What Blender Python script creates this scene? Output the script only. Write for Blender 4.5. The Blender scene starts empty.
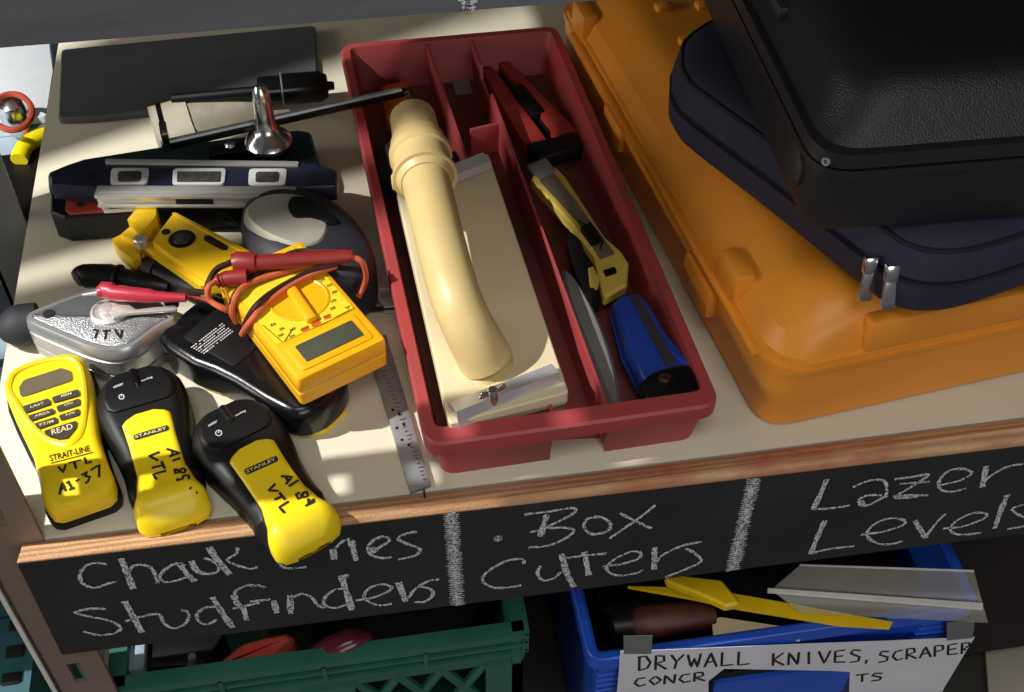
import bpy, bmesh, math, random
import numpy as np
from mathutils import Vector, Matrix
from mathutils.bvhtree import BVHTree
random.seed(7)
SC = bpy.context.scene
COL = SC.collection
PI = math.pi
R_ = math.radians

def srgb(h):
    h = h.lstrip('#')
    o = []
    for i in (0, 2, 4):
        c = int(h[i:i+2], 16)/255
        o.append(c/12.92 if c <= .04045 else ((c+.055)/1.055)**2.4)
    return o

# ------------------------------------------------------------------ camera, world, light, exposure
FPX = 1208.0
CX, CY = 512.0, 346.0
RW = np.array([[0.98732553, -0.11070015, 0.11372672],     # rows: world X, Y, Z in camera axes (x right, y down, z forward)
               [-0.15854285, -0.72064933, 0.67492867],
               [0.00724238, -0.68440486, -0.7290662]])
EYE = np.array([0.22401749, -0.45691791, 0.62])
cd = bpy.data.cameras.new('camera')
cam = bpy.data.objects.new('camera', cd); COL.objects.link(cam)
cd.sensor_fit = 'HORIZONTAL'; cd.sensor_width = 36.0; cd.lens = FPX/1024*36
cd.clip_start = .02; cd.clip_end = 50
m = Matrix.Identity(4)
for i in range(3):
    m[i][0] = RW[i][0]; m[i][1] = -RW[i][1]; m[i][2] = -RW[i][2]; m[i][3] = EYE[i]
cam.matrix_world = m
SC.camera = cam

SC.view_settings.view_transform = 'Standard'
SC.view_settings.look = 'None'
SC.view_settings.gamma = 1.0
SC.view_settings.use_curve_mapping = False
SC.view_settings.exposure = 0.0

w = bpy.data.worlds.new('room_air'); SC.world = w; w.use_nodes = True
bg = w.node_tree.nodes['Background']
bg.inputs[0].default_value = (.95, .95, 1.0, 1); bg.inputs[1].default_value = .10

def area(name, loc, target, size, power, col=(1, 1, 1), sy=None):
    l = bpy.data.lights.new(name, 'AREA'); l.energy = power; l.color = col
    l.shape = 'RECTANGLE' if sy else 'SQUARE'; l.size = size
    if sy: l.size_y = sy
    o = bpy.data.objects.new(name, l); COL.objects.link(o)
    o.location = loc
    d = Vector(target)-Vector(loc)
    o.rotation_euler = d.to_track_quat('-Z', 'Y').to_euler()
    return o
# a bright lamp of the next aisle, shining in past the open left side of the rack
kl = bpy.data.lights.new('aisle_lamp', 'SPOT'); kl.energy = 150; kl.color = (1, .985, .94); kl.shadow_soft_size = .013
kl.spot_size = R_(80); kl.spot_blend = .3
ko = bpy.data.objects.new('aisle_lamp', kl); COL.objects.link(ko); ko.location = (-.86, .03, 1.25)
ko.rotation_euler = (Vector((.15, .2, 0))-Vector((-.86, .03, 1.25))).to_track_quat('-Z', 'Y').to_euler()
# the room's ceiling light in front of the rack
area('ceiling_light', (.25, -.95, 2.1), (.3, .05, -.1), 1.0, 11, (1, .95, .88), .7)
# added broad fill light from behind the camera, no source seen there
area('front_fill', (.7, -1.9, .85), (.35, 0, -.05), 1.1, 9, (.97, .97, 1), .7)
# daylight-white strip lights further left, over the next aisle
area('strip_light', (-2.0, .0, .62), (.3, .2, .05), 1.6, 23, (1, .95, .86), .5)

# ------------------------------------------------------------------ pixel -> point on a real plane
def ray(u, v):
    return RW @ np.array([u-CX, v-CY, FPX])
def at(u, v, z=0.0):
    d = ray(u, v); t = (z-EYE[2])/d[2]
    return Vector(EYE+d*t)
def aty(u, v, y):
    d = ray(u, v); t = (y-EYE[1])/d[1]
    return Vector(EYE+d*t)
def proj(p):
    q = RW.T @ (np.array(p)-EYE)
    return q[0]/q[2]*FPX+CX, q[1]/q[2]*FPX+CY
def zm(x0, y0, s, pts):
    return [(x0+x/s, y0+y/s) for x, y in pts]

# ------------------------------------------------------------------ materials
MATS = {}
def mat(name, hexc, rough=.5, metal=0.0, var=.10, scale=60, bump=0.0, bscale=300, hex2=None, coat=0.0, spec=.5, detail=3, stretch=None):
    mt = bpy.data.materials.new(name); mt.use_nodes = True
    nt = mt.node_tree; N = nt.nodes; L = nt.links
    b = N['Principled BSDF']
    tc = N.new('ShaderNodeTexCoord'); vec = tc.outputs['Object']
    if stretch:
        mp = N.new('ShaderNodeMapping'); mp.inputs['Scale'].default_value = stretch
        L.new(vec, mp.inputs['Vector']); vec = mp.outputs['Vector']
    nz = N.new('ShaderNodeTexNoise'); nz.inputs['Scale'].default_value = scale; nz.inputs['Detail'].default_value = detail
    L.new(vec, nz.inputs['Vector'])
    rp = N.new('ShaderNodeValToRGB')
    c = srgb(hexc)
    c2 = srgb(hex2) if hex2 else [min(1, x*(1+var)) for x in c]
    c1 = c if hex2 else [x*(1-var) for x in c]
    rp.color_ramp.elements[0].position = .32; rp.color_ramp.elements[1].position = .68
    rp.color_ramp.elements[0].color = (*c1, 1); rp.color_ramp.elements[1].color = (*c2, 1)
    L.new(nz.outputs['Fac'], rp.inputs['Fac']); L.new(rp.outputs['Color'], b.inputs['Base Color'])
    b.inputs['Roughness'].default_value = rough; b.inputs['Metallic'].default_value = metal
    b.inputs['Specular IOR Level'].default_value = spec
    if coat: b.inputs['Coat Weight'].default_value = coat; b.inputs['Coat Roughness'].default_value = .15
    if bump:
        n2 = N.new('ShaderNodeTexNoise'); n2.inputs['Scale'].default_value = bscale
        L.new(tc.outputs['Object'], n2.inputs['Vector'])
        bp = N.new('ShaderNodeBump'); bp.inputs['Strength'].default_value = bump; bp.inputs['Distance'].default_value = .001
        L.new(n2.outputs['Fac'], bp.inputs['Height']); L.new(bp.outputs['Normal'], b.inputs['Normal'])
    MATS[name] = mt
    return mt
def weave(name, hexc, rough, size=700, strength=.5):          # pebbled / woven grain
    mt = mat(name, hexc, rough)
    nt = mt.node_tree; N = nt.nodes; L = nt.links; b = N['Principled BSDF']
    tc = N.new('ShaderNodeTexCoord'); vo = N.new('ShaderNodeTexVoronoi'); vo.inputs['Scale'].default_value = size
    L.new(tc.outputs['Object'], vo.inputs['Vector'])
    bp = N.new('ShaderNodeBump'); bp.inputs['Strength'].default_value = strength; bp.inputs['Distance'].default_value = .0008; bp.invert = True
    L.new(vo.outputs['Distance'], bp.inputs['Height']); L.new(bp.outputs['Normal'], b.inputs['Normal'])
    return mt

M_shelf = mat('cream_shelf_paint', 'D3CDB6', .55, var=.05, scale=9, bump=.1, bscale=120)
M_fascia = mat('chalkboard_paint', '1B1B1C', .75, hex2='262627', scale=14, bump=.25, bscale=260)
M_upfascia = mat('worn_chalkboard_paint', '55575B', .8, hex2='696A6E', scale=16, bump=.2, bscale=200, stretch=(.25, 1, 3), detail=8)
M_steel_post = mat('taupe_post_enamel', '7A6A5C', .5, var=.06, scale=20)
M_grey_post = mat('grey_post_enamel', '77736B', .5, var=.06, scale=20)
M_white_edge = mat('highlight_white_edge', 'D8D4CC', .5)  # white colour stands in for bright highlights along edges
M_red_tray = mat('red_tray_plastic', 'AE4042', .48, hex2='9C4444', scale=22, bump=.1, bscale=400)
M_red_dusty = mat('dusty_red_plastic', '9A3232', .6, hex2='8A2B2C', scale=60)
M_orange = mat('orange_case_plastic', 'E8942C', .42, var=.05, scale=14, bump=.12, bscale=700)
M_navy = weave('navy_nylon', '25253A', .8, 900, .35)
M_navy_dark = mat('navy_binding', '0F0F18', .85)
M_blackcase = weave('black_pebbled_plastic', '191B21', .42, 900, .35)
M_blackcase_s = mat('black_satin_plastic', '24272B', .45, var=.1)
M_black = mat('black_plastic', '0C0C0E', .46, var=.15, scale=80, bump=.08, bscale=600, spec=.32)
M_blackg = mat('glossy_black_plastic', '0D0D10', .22, var=.1, bump=.05, bscale=500)
M_rubber = mat('dark_rubber', '2B2A30', .7, var=.1)
M_yellow = mat('yellow_tool_plastic', 'F2D21A', .38, var=.04, scale=40)
M_yellowd = mat('dusty_yellow_plastic', 'C6AC4E', .5, var=.08, scale=40)
M_mm = mat('amber_yellow_plastic', 'F2AE12', .36, var=.03, scale=40)
M_mmface = mat('yellow_printed_panel', 'E8CF2E', .4, var=.03)
M_ygold = mat('gold_anodised_aluminium', 'F2C51E', .30, metal=.15, var=.06, scale=30)
M_lcd = mat('grey_lcd', '4A4C40', .25, var=.05)
M_lcd2 = mat('dull_lcd', '6A614C', .35, var=.10, scale=50)
M_key = mat('charcoal_key_rubber', '35342E', .55)
M_ink = mat('black_ink', '15120E', .6)
M_white_ink = mat('white_print', 'CFCFD2', .5)
M_cream_ink = mat('cream_print', 'D9CF9A', .5)
M_red_ink = mat('red_print', 'C8501E', .5)
M_chrome = mat('chrome', 'DDDDDD', .20, metal=1.0, var=.03)
M_alu = mat('brushed_aluminium', 'D6D4CE', .34, metal=.55, var=.06, stretch=(.1, 4, 4), scale=60)
M_cast = mat('cast_zinc', 'A5A5A8', .36, metal=.8, var=.08, scale=120, bump=.5, bscale=900)
M_castp = mat('polished_zinc', 'A9A9AB', .30, metal=.6, var=.06)
M_darkmetal = mat('dark_oiled_steel', '34322F', .38, metal=.8, var=.15)
M_steel = mat('dull_steel', 'A3A5A9', .4, metal=.6, var=.10, scale=90)
M_slab = mat('dark_grey_slab', '56595B', .62, var=.10, scale=24, bump=.15, bscale=300, stretch=(.4, 2, 1))
M_navy_alu = mat('navy_painted_level', '23263A', .38, var=.1)
M_teal = mat('dark_teal_plastic', '1F353B', .42, var=.12)
M_vialwhite = mat('pale_vial_frame', 'D9DADA', .4, var=.04)
M_vial = mat('smoked_vial', '45443F', .15, var=.35, scale=220)
M_clamp = mat('bright_clamp_steel', 'D2D4D6', .3, metal=.55, var=.06)
M_slide = mat('knife_slide_grey', '6F6654', .45, metal=.2, var=.12)
M_cream = mat('cream_abs_plastic', 'CFB67E', .42, var=.06, scale=25, bump=.06, bscale=300)
M_cream2 = mat('pale_cream_plate', 'DCCEA8', .48, var=.05, scale=25)
M_foam = mat('foam_pad', 'B9A56A', .8, var=.2, scale=120, bump=.4)
M_bluek = mat('blue_knife_plastic', '1D3F9E', .36, var=.08)
M_greyb = mat('grey_blade_plastic', '7C7A78', .45, var=.08)
M_redcut = mat('red_cutter_plastic', 'A5382F', .5, var=.08)
M_orangetool = mat('orange_tool_plastic', 'D2621E', .5, var=.1)
M_packet = mat('cloudy_plastic_packet', 'A5A192', .3, hex2='857F70', scale=35)
M_packlabel = mat('yellowed_label', 'ADA793', .6, var=.08)
M_silverpl = mat('silver_plastic', 'A29E94', .4, metal=.15, var=.08)
M_tapebody = mat('dark_navy_rubber', '24242F', .55, var=.12)
M_leadred = mat('red_lead', '82201F', .42, var=.06)
M_leadpink = mat('crimson_probe', 'B32B40', .38, var=.06)
M_leador = mat('orange_red_wire', 'C4603E', .45, var=.06)
M_leadblk = mat('black_wire', '2A1512', .5)
M_green = mat('green_crate_plastic', '296452', .45, var=.10, scale=30)
M_blue = mat('blue_bin_plastic', '1E52C2', .42, var=.08, scale=20)
M_paper = mat('white_label_paper', 'DADAE0', .7, var=.05, scale=20, bump=.4, bscale=60)
M_duct = mat('silver_duct_tape', '77787A', .4, metal=.2, var=.08)
M_scraper = mat('yellow_scraper_plastic', 'E6BE10', .4, var=.05)
M_brown = mat('brown_handle_wood', '5A2C24', .5, hex2='3A1C18', scale=40)
M_redhandle = mat('red_foam_handle', 'D0443E', .55, hex2='D85A50', scale=40)
M_maroon = mat('shiny_maroon_plastic', '5A1E2E', .2, var=.1)
M_bluegrey = mat('pale_blue_grey_board', '9FB0BE', .5, var=.08, scale=12)
M_cyanpaper = mat('pale_cyan_paper', 'CBE0E4', .6, var=.04)
M_whiteboard = mat('white_laminate', 'D3D8DE', .5, var=.05, scale=25)
M_copper = mat('red_copper_wire', 'A5452C', .4, var=.1)
M_yhose = mat('bright_yellow_hose', 'F0DC12', .4, var=.03)
M_tealcrate = mat('blue_green_crate_plastic', '2F5C62', .5, var=.1)
M_floor = mat('grey_concrete', '6F6A60', .8, var=.15, scale=6)
M_wall = mat('dark_back_wall', '15151A', .8, var=.15, scale=6)
M_darkbox = mat('dark_maroon_fabric', '1A0E10', .8, var=.2)
M_whiteboard_b = mat('beige_board', 'B0AA94', .6, var=.08, scale=12)
M_lower = mat('shaded_lower_shelf', '34312B', .6, var=.08, scale=12)  # darkened colour stands in for the shade below the main shelf
M_dark = mat('dark_hollow', '0A0A0B', .8)
M_dust = mat('gypsum_dust_patch', '8F8784', .9, var=.1)

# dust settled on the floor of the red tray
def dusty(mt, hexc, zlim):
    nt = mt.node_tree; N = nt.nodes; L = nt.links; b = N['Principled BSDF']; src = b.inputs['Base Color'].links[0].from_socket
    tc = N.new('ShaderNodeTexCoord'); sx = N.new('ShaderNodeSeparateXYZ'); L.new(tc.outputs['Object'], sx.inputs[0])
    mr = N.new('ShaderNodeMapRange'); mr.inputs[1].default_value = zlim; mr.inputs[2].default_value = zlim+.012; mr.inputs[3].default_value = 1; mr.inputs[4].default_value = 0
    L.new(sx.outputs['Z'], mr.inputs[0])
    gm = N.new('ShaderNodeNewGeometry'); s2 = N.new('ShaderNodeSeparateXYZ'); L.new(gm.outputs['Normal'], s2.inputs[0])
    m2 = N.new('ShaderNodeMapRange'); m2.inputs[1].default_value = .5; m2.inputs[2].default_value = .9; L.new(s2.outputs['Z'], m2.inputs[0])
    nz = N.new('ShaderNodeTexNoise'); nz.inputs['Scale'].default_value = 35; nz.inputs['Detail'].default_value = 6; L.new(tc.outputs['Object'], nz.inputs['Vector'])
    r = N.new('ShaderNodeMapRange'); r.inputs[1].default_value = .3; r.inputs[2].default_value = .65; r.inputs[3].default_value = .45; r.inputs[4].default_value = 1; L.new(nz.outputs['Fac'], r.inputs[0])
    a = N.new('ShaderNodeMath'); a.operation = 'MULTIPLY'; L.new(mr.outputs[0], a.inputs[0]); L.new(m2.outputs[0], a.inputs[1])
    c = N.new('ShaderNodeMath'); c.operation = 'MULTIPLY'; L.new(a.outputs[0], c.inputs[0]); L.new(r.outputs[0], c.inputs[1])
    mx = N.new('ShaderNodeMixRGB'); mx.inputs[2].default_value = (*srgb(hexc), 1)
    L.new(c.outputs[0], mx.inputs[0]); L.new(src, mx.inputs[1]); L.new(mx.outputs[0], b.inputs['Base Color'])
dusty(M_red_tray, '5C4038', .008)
# plywood: plies seen along the edge, with a red overspray towards the right
def plywood():
    mt = mat('raw_plywood', 'D9B187', .75, hex2='BC8E64', scale=26, stretch=(.6, 9, 9), bump=.6, bscale=500, detail=6)
    nt = mt.node_tree; N = nt.nodes; L = nt.links; b = N['Principled BSDF']
    src = b.inputs['Base Color'].links[0].from_socket
    tc = N.new('ShaderNodeTexCoord')
    wv = N.new('ShaderNodeTexWave'); wv.bands_direction = 'Y'; wv.inputs['Scale'].default_value = 62; wv.inputs['Distortion'].default_value = 1.5
    wv.inputs['Detail'].default_value = 3
    L.new(tc.outputs['Object'], wv.inputs['Vector'])
    mx = N.new('ShaderNodeMixRGB'); mx.blend_type = 'MULTIPLY'; mx.inputs[0].default_value = .55
    rp = N.new('ShaderNodeValToRGB'); rp.color_ramp.elements[0].color = (.42, .30, .22, 1); rp.color_ramp.elements[1].color = (1, 1, 1, 1)
    L.new(wv.outputs['Fac'], rp.inputs['Fac']); L.new(src, mx.inputs[1]); L.new(rp.outputs['Color'], mx.inputs[2])
    n2 = N.new('ShaderNodeTexNoise'); n2.inputs['Scale'].default_value = 9; n2.inputs['Detail'].default_value = 6
    L.new(tc.outputs['Object'], n2.inputs['Vector'])
    sx = N.new('ShaderNodeSeparateXYZ'); L.new(tc.outputs['Object'], sx.inputs[0])
    mr = N.new('ShaderNodeMapRange'); mr.inputs[1].default_value = .12; mr.inputs[2].default_value = .42; L.new(sx.outputs['X'], mr.inputs[0])
    r2 = N.new('ShaderNodeValToRGB'); r2.color_ramp.elements[0].position = .50; r2.color_ramp.elements[1].position = .62
    L.new(n2.outputs['Fac'], r2.inputs['Fac'])
    mm = N.new('ShaderNodeMath'); mm.operation = 'MULTIPLY'; L.new(mr.outputs[0], mm.inputs[0]); L.new(r2.outputs['Color'], mm.inputs[1])
    m3 = N.new('ShaderNodeMath'); m3.operation = 'MULTIPLY'; m3.inputs[1].default_value = .75; L.new(mm.outputs[0], m3.inputs[0])
    m2 = N.new('ShaderNodeMixRGB'); m2.inputs[2].default_value = (*srgb('A8452E'), 1)
    L.new(m3.outputs[0], m2.inputs[0]); L.new(mx.outputs[0], m2.inputs[1]); L.new(m2.outputs[0], b.inputs['Base Color'])
    return mt
M_ply = plywood()

# chalk: broken, grainy strokes
def chalk():
    mt = mat('white_chalk', 'C9C9CB', .9, var=.05)
    nt = mt.node_tree; N = nt.nodes; L = nt.links; b = N['Principled BSDF']
    tc = N.new('ShaderNodeTexCoord')
    n2 = N.new('ShaderNodeTexNoise'); n2.inputs['Scale'].default_value = 900; n2.inputs['Detail'].default_value = 2
    L.new(tc.outputs['Object'], n2.inputs['Vector'])
    r2 = N.new('ShaderNodeValToRGB'); r2.color_ramp.elements[0].position = .36; r2.color_ramp.elements[1].position = .56
    r2.color_ramp.elements[0].color = (*srgb('2C2C2D'), 1); r2.color_ramp.elements[1].color = (*srgb('D8D8DC'), 1)
    L.new(n2.outputs['Fac'], r2.inputs['Fac']); L.new(r2.outputs['Color'], b.inputs['Base Color'])
    return mt
M_chalk = chalk()

def clear_sheet(name, hexc, alpha, rough):
    mt = mat(name, hexc, rough, var=.05)
    mt.node_tree.nodes['Principled BSDF'].inputs['Alpha'].default_value = alpha
    return mt
M_clear = clear_sheet('clear_acrylic', 'B7B4A4', .22, .15)

# ------------------------------------------------------------------ objects, parts
WM = {}
def thing(name, label, cat, loc=(0, 0, 0), mtx=None, group=None):
    o = bpy.data.objects.new(name, None); COL.objects.link(o); o.empty_display_size = .02
    M = mtx.copy() if mtx is not None else Matrix.Translation(Vector(loc))
    o.matrix_world = M; WM[o] = M
    o['label'] = label; o['category'] = cat
    if group: o['group'] = group
    return o
def obj(name, bm, mt, parent=None, label=None, world=True, sharp=32):
    """links bm as ONE mesh object; world=True: coordinates are world ones"""
    bmesh.ops.remove_doubles(bm, verts=bm.verts, dist=2e-6)
    bmesh.ops.recalc_face_normals(bm, faces=bm.faces)
    if parent is not None and world:
        bm.transform(WM[parent].inverted())
    me = bpy.data.meshes.new(name); bm.to_mesh(me); bm.free()
    me.materials.append(mt)
    me.polygons.foreach_set('use_smooth', [True]*len(me.polygons))
    me.set_sharp_from_angle(angle=R_(sharp))
    o = bpy.data.objects.new(name, me); COL.objects.link(o)
    if parent is not None:
        o.parent = parent; WM[o] = WM[parent]
    else:
        WM[o] = Matrix.Identity(4)
    if label: o['label'] = label
    return o
def tag(o, label, cat, group=None):
    o['label'] = label; o['category'] = cat
    if group: o['group'] = group
    return o
def rebase(o, base):
    """puts a single-mesh thing's origin at its base"""
    T = Matrix.Translation(Vector(base)); o.data.transform(T.inverted()); o.matrix_world = T; WM[o] = T
    return o
def structure(o):
    o['kind'] = 'structure'; return o

# ------------------------------------------------------------------ shape builders (all return a bmesh)
def B(): return bmesh.new()
def merge(a, b):
    me = bpy.data.meshes.new('t'); b.to_mesh(me); b.free(); a.from_mesh(me); bpy.data.meshes.remove(me); return a
def rings(bm, rs, cap=True, closed=True):
    V = [[bm.verts.new(p) for p in r] for r in rs]
    n = len(rs[0])
    for a, b in zip(V, V[1:]):
        for i in range(n if closed else n-1):
            j = (i+1) % n
            try: bm.faces.new((a[i], a[j], b[j], b[i]))
            except ValueError: pass
    if cap:
        bm.faces.new(V[0][::-1]); bm.faces.new(V[-1])
    return bm
def area2(p): return sum(p[i][0]*p[(i+1) % len(p)][1]-p[(i+1) % len(p)][0]*p[i][1] for i in range(len(p)))
def ccw(p): return list(p) if area2(p) > 0 else list(p)[::-1]
def inset(poly, d):
    n = len(poly); o = []
    for i in range(n):
        p0, p, p1 = Vector(poly[i-1][:2]), Vector(poly[i][:2]), Vector(poly[(i+1) % n][:2])
        e0 = (p-p0); e1 = (p1-p)
        if e0.length < 1e-9: e0 = e1
        if e1.length < 1e-9: e1 = e0
        e0 = e0.normalized(); e1 = e1.normalized()
        n0 = Vector((-e0.y, e0.x)); n1 = Vector((-e1.y, e1.x))
        nn = n0+n1
        if nn.length < 1e-6: nn = n0
        nn = nn.normalized(); c = max(.5, nn.dot(n0))
        q = p+nn*(d/c); o.append((q.x, q.y))
    for _ in range(4):                                            # loops that the offset turned inside out shrink to a point
        fl = [(o[(i+1) % n][0]-o[i][0])*(poly[(i+1) % n][0]-poly[i][0])+(o[(i+1) % n][1]-o[i][1])*(poly[(i+1) % n][1]-poly[i][1]) < 0 for i in range(n)]
        if not any(fl): break
        i = 0
        while i < n:
            if fl[i]:
                j = i
                while j+1 < n and fl[j+1]: j += 1
                ids = [(q % n) for q in range(i-1, j+3)]
                mx = sum(o[q][0] for q in ids)/len(ids); my = sum(o[q][1] for q in ids)/len(ids)
                for q in ids: o[q] = (mx, my)
                i = j+1
            i += 1
    return o
def smooth(pts, k=5):
    n = len(pts); P = [Vector(p[:2]) for p in pts]; o = []
    for i in range(n):
        a, b, c, d = P[i-1], P[i], P[(i+1) % n], P[(i+2) % n]
        for t in range(k):
            s = t/k
            q = .5*((2*b)+(c-a)*s+(2*a-5*b+4*c-d)*s*s+(3*b-a-3*c+d)*s**3)
            o.append((q.x, q.y))
    return o
def smooth3(pts, k=6):
    P = [Vector(p) for p in pts]; P = [2*P[0]-P[1]]+P+[2*P[-1]-P[-2]]; o = []
    for i in range(1, len(P)-2):
        a, b, c, d = P[i-1], P[i], P[i+1], P[i+2]
        for t in range(k):
            s = t/k
            o.append(.5*((2*b)+(c-a)*s+(2*a-5*b+4*c-d)*s*s+(3*b-a-3*c+d)*s**3))
    o.append(P[-2]); return o
def roundpoly(pts, r, k=5):
    """rounds the corners of a polygon; r may be a list"""
    pts = ccw(pts) if not isinstance(r, (list, tuple)) else list(pts); n = len(pts); o = []
    for i in range(n):
        rr = r[i] if isinstance(r, (list, tuple)) else r
        p0, p, p1 = Vector(pts[i-1][:2]), Vector(pts[i][:2]), Vector(pts[(i+1) % n][:2])
        a = (p0-p); b = (p1-p); la, lb = a.length, b.length; a.normalize(); b.normalize()
        ang = a.angle(b) if la > 0 and lb > 0 else PI
        t = min(rr/max(math.tan(ang/2), .05), la*.48, lb*.48)
        s, e = p+a*t, p+b*t
        for j in range(k+1):
            u = j/k; q = s*(1-u)**2+p*2*u*(1-u)+e*u*u
            o.append((q.x, q.y))
    return ccw(o)
def shell(poly, layers):
    """poly: CCW outline; layers: (z, inset) from bottom to top"""
    poly = ccw(poly); bm = B()
    rings(bm, [[(x, y, z) for x, y in (inset(poly, d) if d else poly)] for z, d in layers])
    return bm
def gridsheet(rows, th):
    """a thin bent sheet through rows of 3D points"""
    bm = B(); n = len(rows[0])
    T = [[bm.verts.new(p) for p in r] for r in rows]; D = [[bm.verts.new(Vector(p)-Vector((0, 0, th))) for p in r] for r in rows]
    for i in range(len(rows)-1):
        for j in range(n-1):
            bm.faces.new((T[i][j], T[i][j+1], T[i+1][j+1], T[i+1][j])); bm.faces.new((D[i][j], D[i+1][j], D[i+1][j+1], D[i][j+1]))
    e = [(0, j, 0, j+1) for j in range(n-1)]+[(len(rows)-1, j, len(rows)-1, j+1) for j in range(n-1)]+[(i, 0, i+1, 0) for i in range(len(rows)-1)]+[(i, n-1, i+1, n-1) for i in range(len(rows)-1)]
    for a, b, c, d in e: bm.faces.new((T[a][b], T[c][d], D[c][d], D[a][b]))
    return bm
def cut(o, bm):
    """takes the solid bm (world coordinates) out of object o"""
    c = obj('cutter', bm, M_dark); md = o.modifiers.new('b', 'BOOLEAN'); md.object = c; md.operation = 'DIFFERENCE'; md.solver = 'EXACT'
    bpy.context.view_layer.update()
    me = bpy.data.meshes.new_from_object(o.evaluated_get(bpy.context.evaluated_depsgraph_get()))
    o.modifiers.clear(); o.data = me
    bpy.data.objects.remove(c)
def prism(poly, z0, z1, bev=0):
    if bev: return shell(poly, [(z0, bev), (z0+bev, 0), (z1-bev, 0), (z1-bev*.3, bev*.3), (z1, bev)])
    return shell(poly, [(z0, 0), (z1, 0)])
def pxpoly(px, z): return ccw([tuple(at(u, v, z)[:2]) for u, v in px])
def rbox(c, s, bev=0, mtx=None, seg=2):
    bm = B(); bmesh.ops.create_cube(bm, size=1)
    bmesh.ops.scale(bm, vec=s, verts=bm.verts)
    if bev: bmesh.ops.bevel(bm, geom=bm.edges[:], offset=bev, segments=seg, profile=.5, affect='EDGES')
    bmesh.ops.translate(bm, vec=c, verts=bm.verts)
    if mtx is not None: bm.transform(mtx)
    return bm
def hexa(bot, top):
    bm = B(); rings(bm, [bot, top]); return bm
def tube(path, r, n=12, cap=True, k=0):
    P = smooth3(path, k) if k else [Vector(p) for p in path]
    m_ = len(P)
    if not isinstance(r, (list, tuple)): R = [r]*m_
    else:
        R = []
        for i in range(m_):
            f = i/(m_-1)*(len(r)-1); j = min(int(f), len(r)-2); R.append(r[j]+(r[j+1]-r[j])*(f-j))
    T = [(P[min(i+1, m_-1)]-P[max(i-1, 0)]).normalized() for i in range(m_)]
    up = Vector((0, 0, 1)) if abs(T[0].z) < .9 else Vector((1, 0, 0))
    u = T[0].cross(up).normalized(); rs = []
    for i in range(m_):
        u = (u-T[i]*u.dot(T[i])).normalized(); v = T[i].cross(u)
        rs.append([P[i]+(u*math.cos(a)+v*math.sin(a))*R[i] for a in (2*PI*q/n for q in range(n))])
    bm = B(); rings(bm, rs, cap); return bm
def lathe(prof, mtx, n=24):
    """prof: (radius, height) along local z"""
    bm = B(); rings(bm, [[(max(r, 1e-5)*math.cos(2*PI*q/n), max(r, 1e-5)*math.sin(2*PI*q/n), h) for q in range(n)] for r, h in prof])
    bm.transform(mtx); return bm
def axis(o, d):
    """matrix whose z runs along d from o"""
    z = Vector(d).normalized(); x = Vector((1, 0, 0)) if abs(z.x) < .9 else Vector((0, 1, 0))
    x = (x-z*x.dot(z)).normalized(); y = z.cross(x)
    M = Matrix.Identity(4)
    for i in range(3): M[i][0] = x[i]; M[i][1] = y[i]; M[i][2] = z[i]; M[i][3] = o[i]
    return M
def framez(o, d):
    """x along d (flattened), z up"""
    x = Vector((d[0], d[1], 0)).normalized(); y = Vector((-x.y, x.x, 0))
    M = Matrix.Identity(4)
    for i in range(3): M[i][0] = x[i]; M[i][1] = y[i]; M[i][3] = o[i]
    return M
def sheet(pts, th):
    """a thin solid plate on a 3D polygon (roughly planar)"""
    P = [Vector(p) for p in pts]
    nrm = (P[1]-P[0]).cross(P[2]-P[0]).normalized()
    if nrm.z < 0: nrm = -nrm
    bm = B(); rings(bm, [[p-nrm*th for p in P], P]); return bm
def loftx(secs, n=10):
    """secs: (x, half width, zbot, ztop, edge radius): rounded-top body along local x"""
    rs = []
    for x, w_, zb, zt, r in secs:
        r = min(r, w_*.98, (zt-zb)*.95)
        p = []
        rb = min(.003, r, w_*.5)
        for q in range(n//2+1):
            a = -PI/2+PI/2*q/(n//2); p.append((x, w_-rb+rb*math.cos(a), zb+rb+rb*math.sin(a)))
        for q in range(n+1):
            a = PI/2*q/n; p.append((x, w_-r+r*math.cos(a), zt-r+r*math.sin(a)))
        p += [(x, -y, z) for _, y, z in p[::-1]]
        rs.append(p)
    bm = B(); rings(bm, rs); return bm
def interp(tab, t, col=1):
    for a, b in zip(tab, tab[1:]):
        if t <= b[0]:
            f = (t-a[0])/(b[0]-a[0]) if b[0] > a[0] else 0
            f = f*f*(3-2*f)*.35+f*.65
            return a[col]+(b[col]-a[col])*f
    return tab[-1][col]

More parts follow.
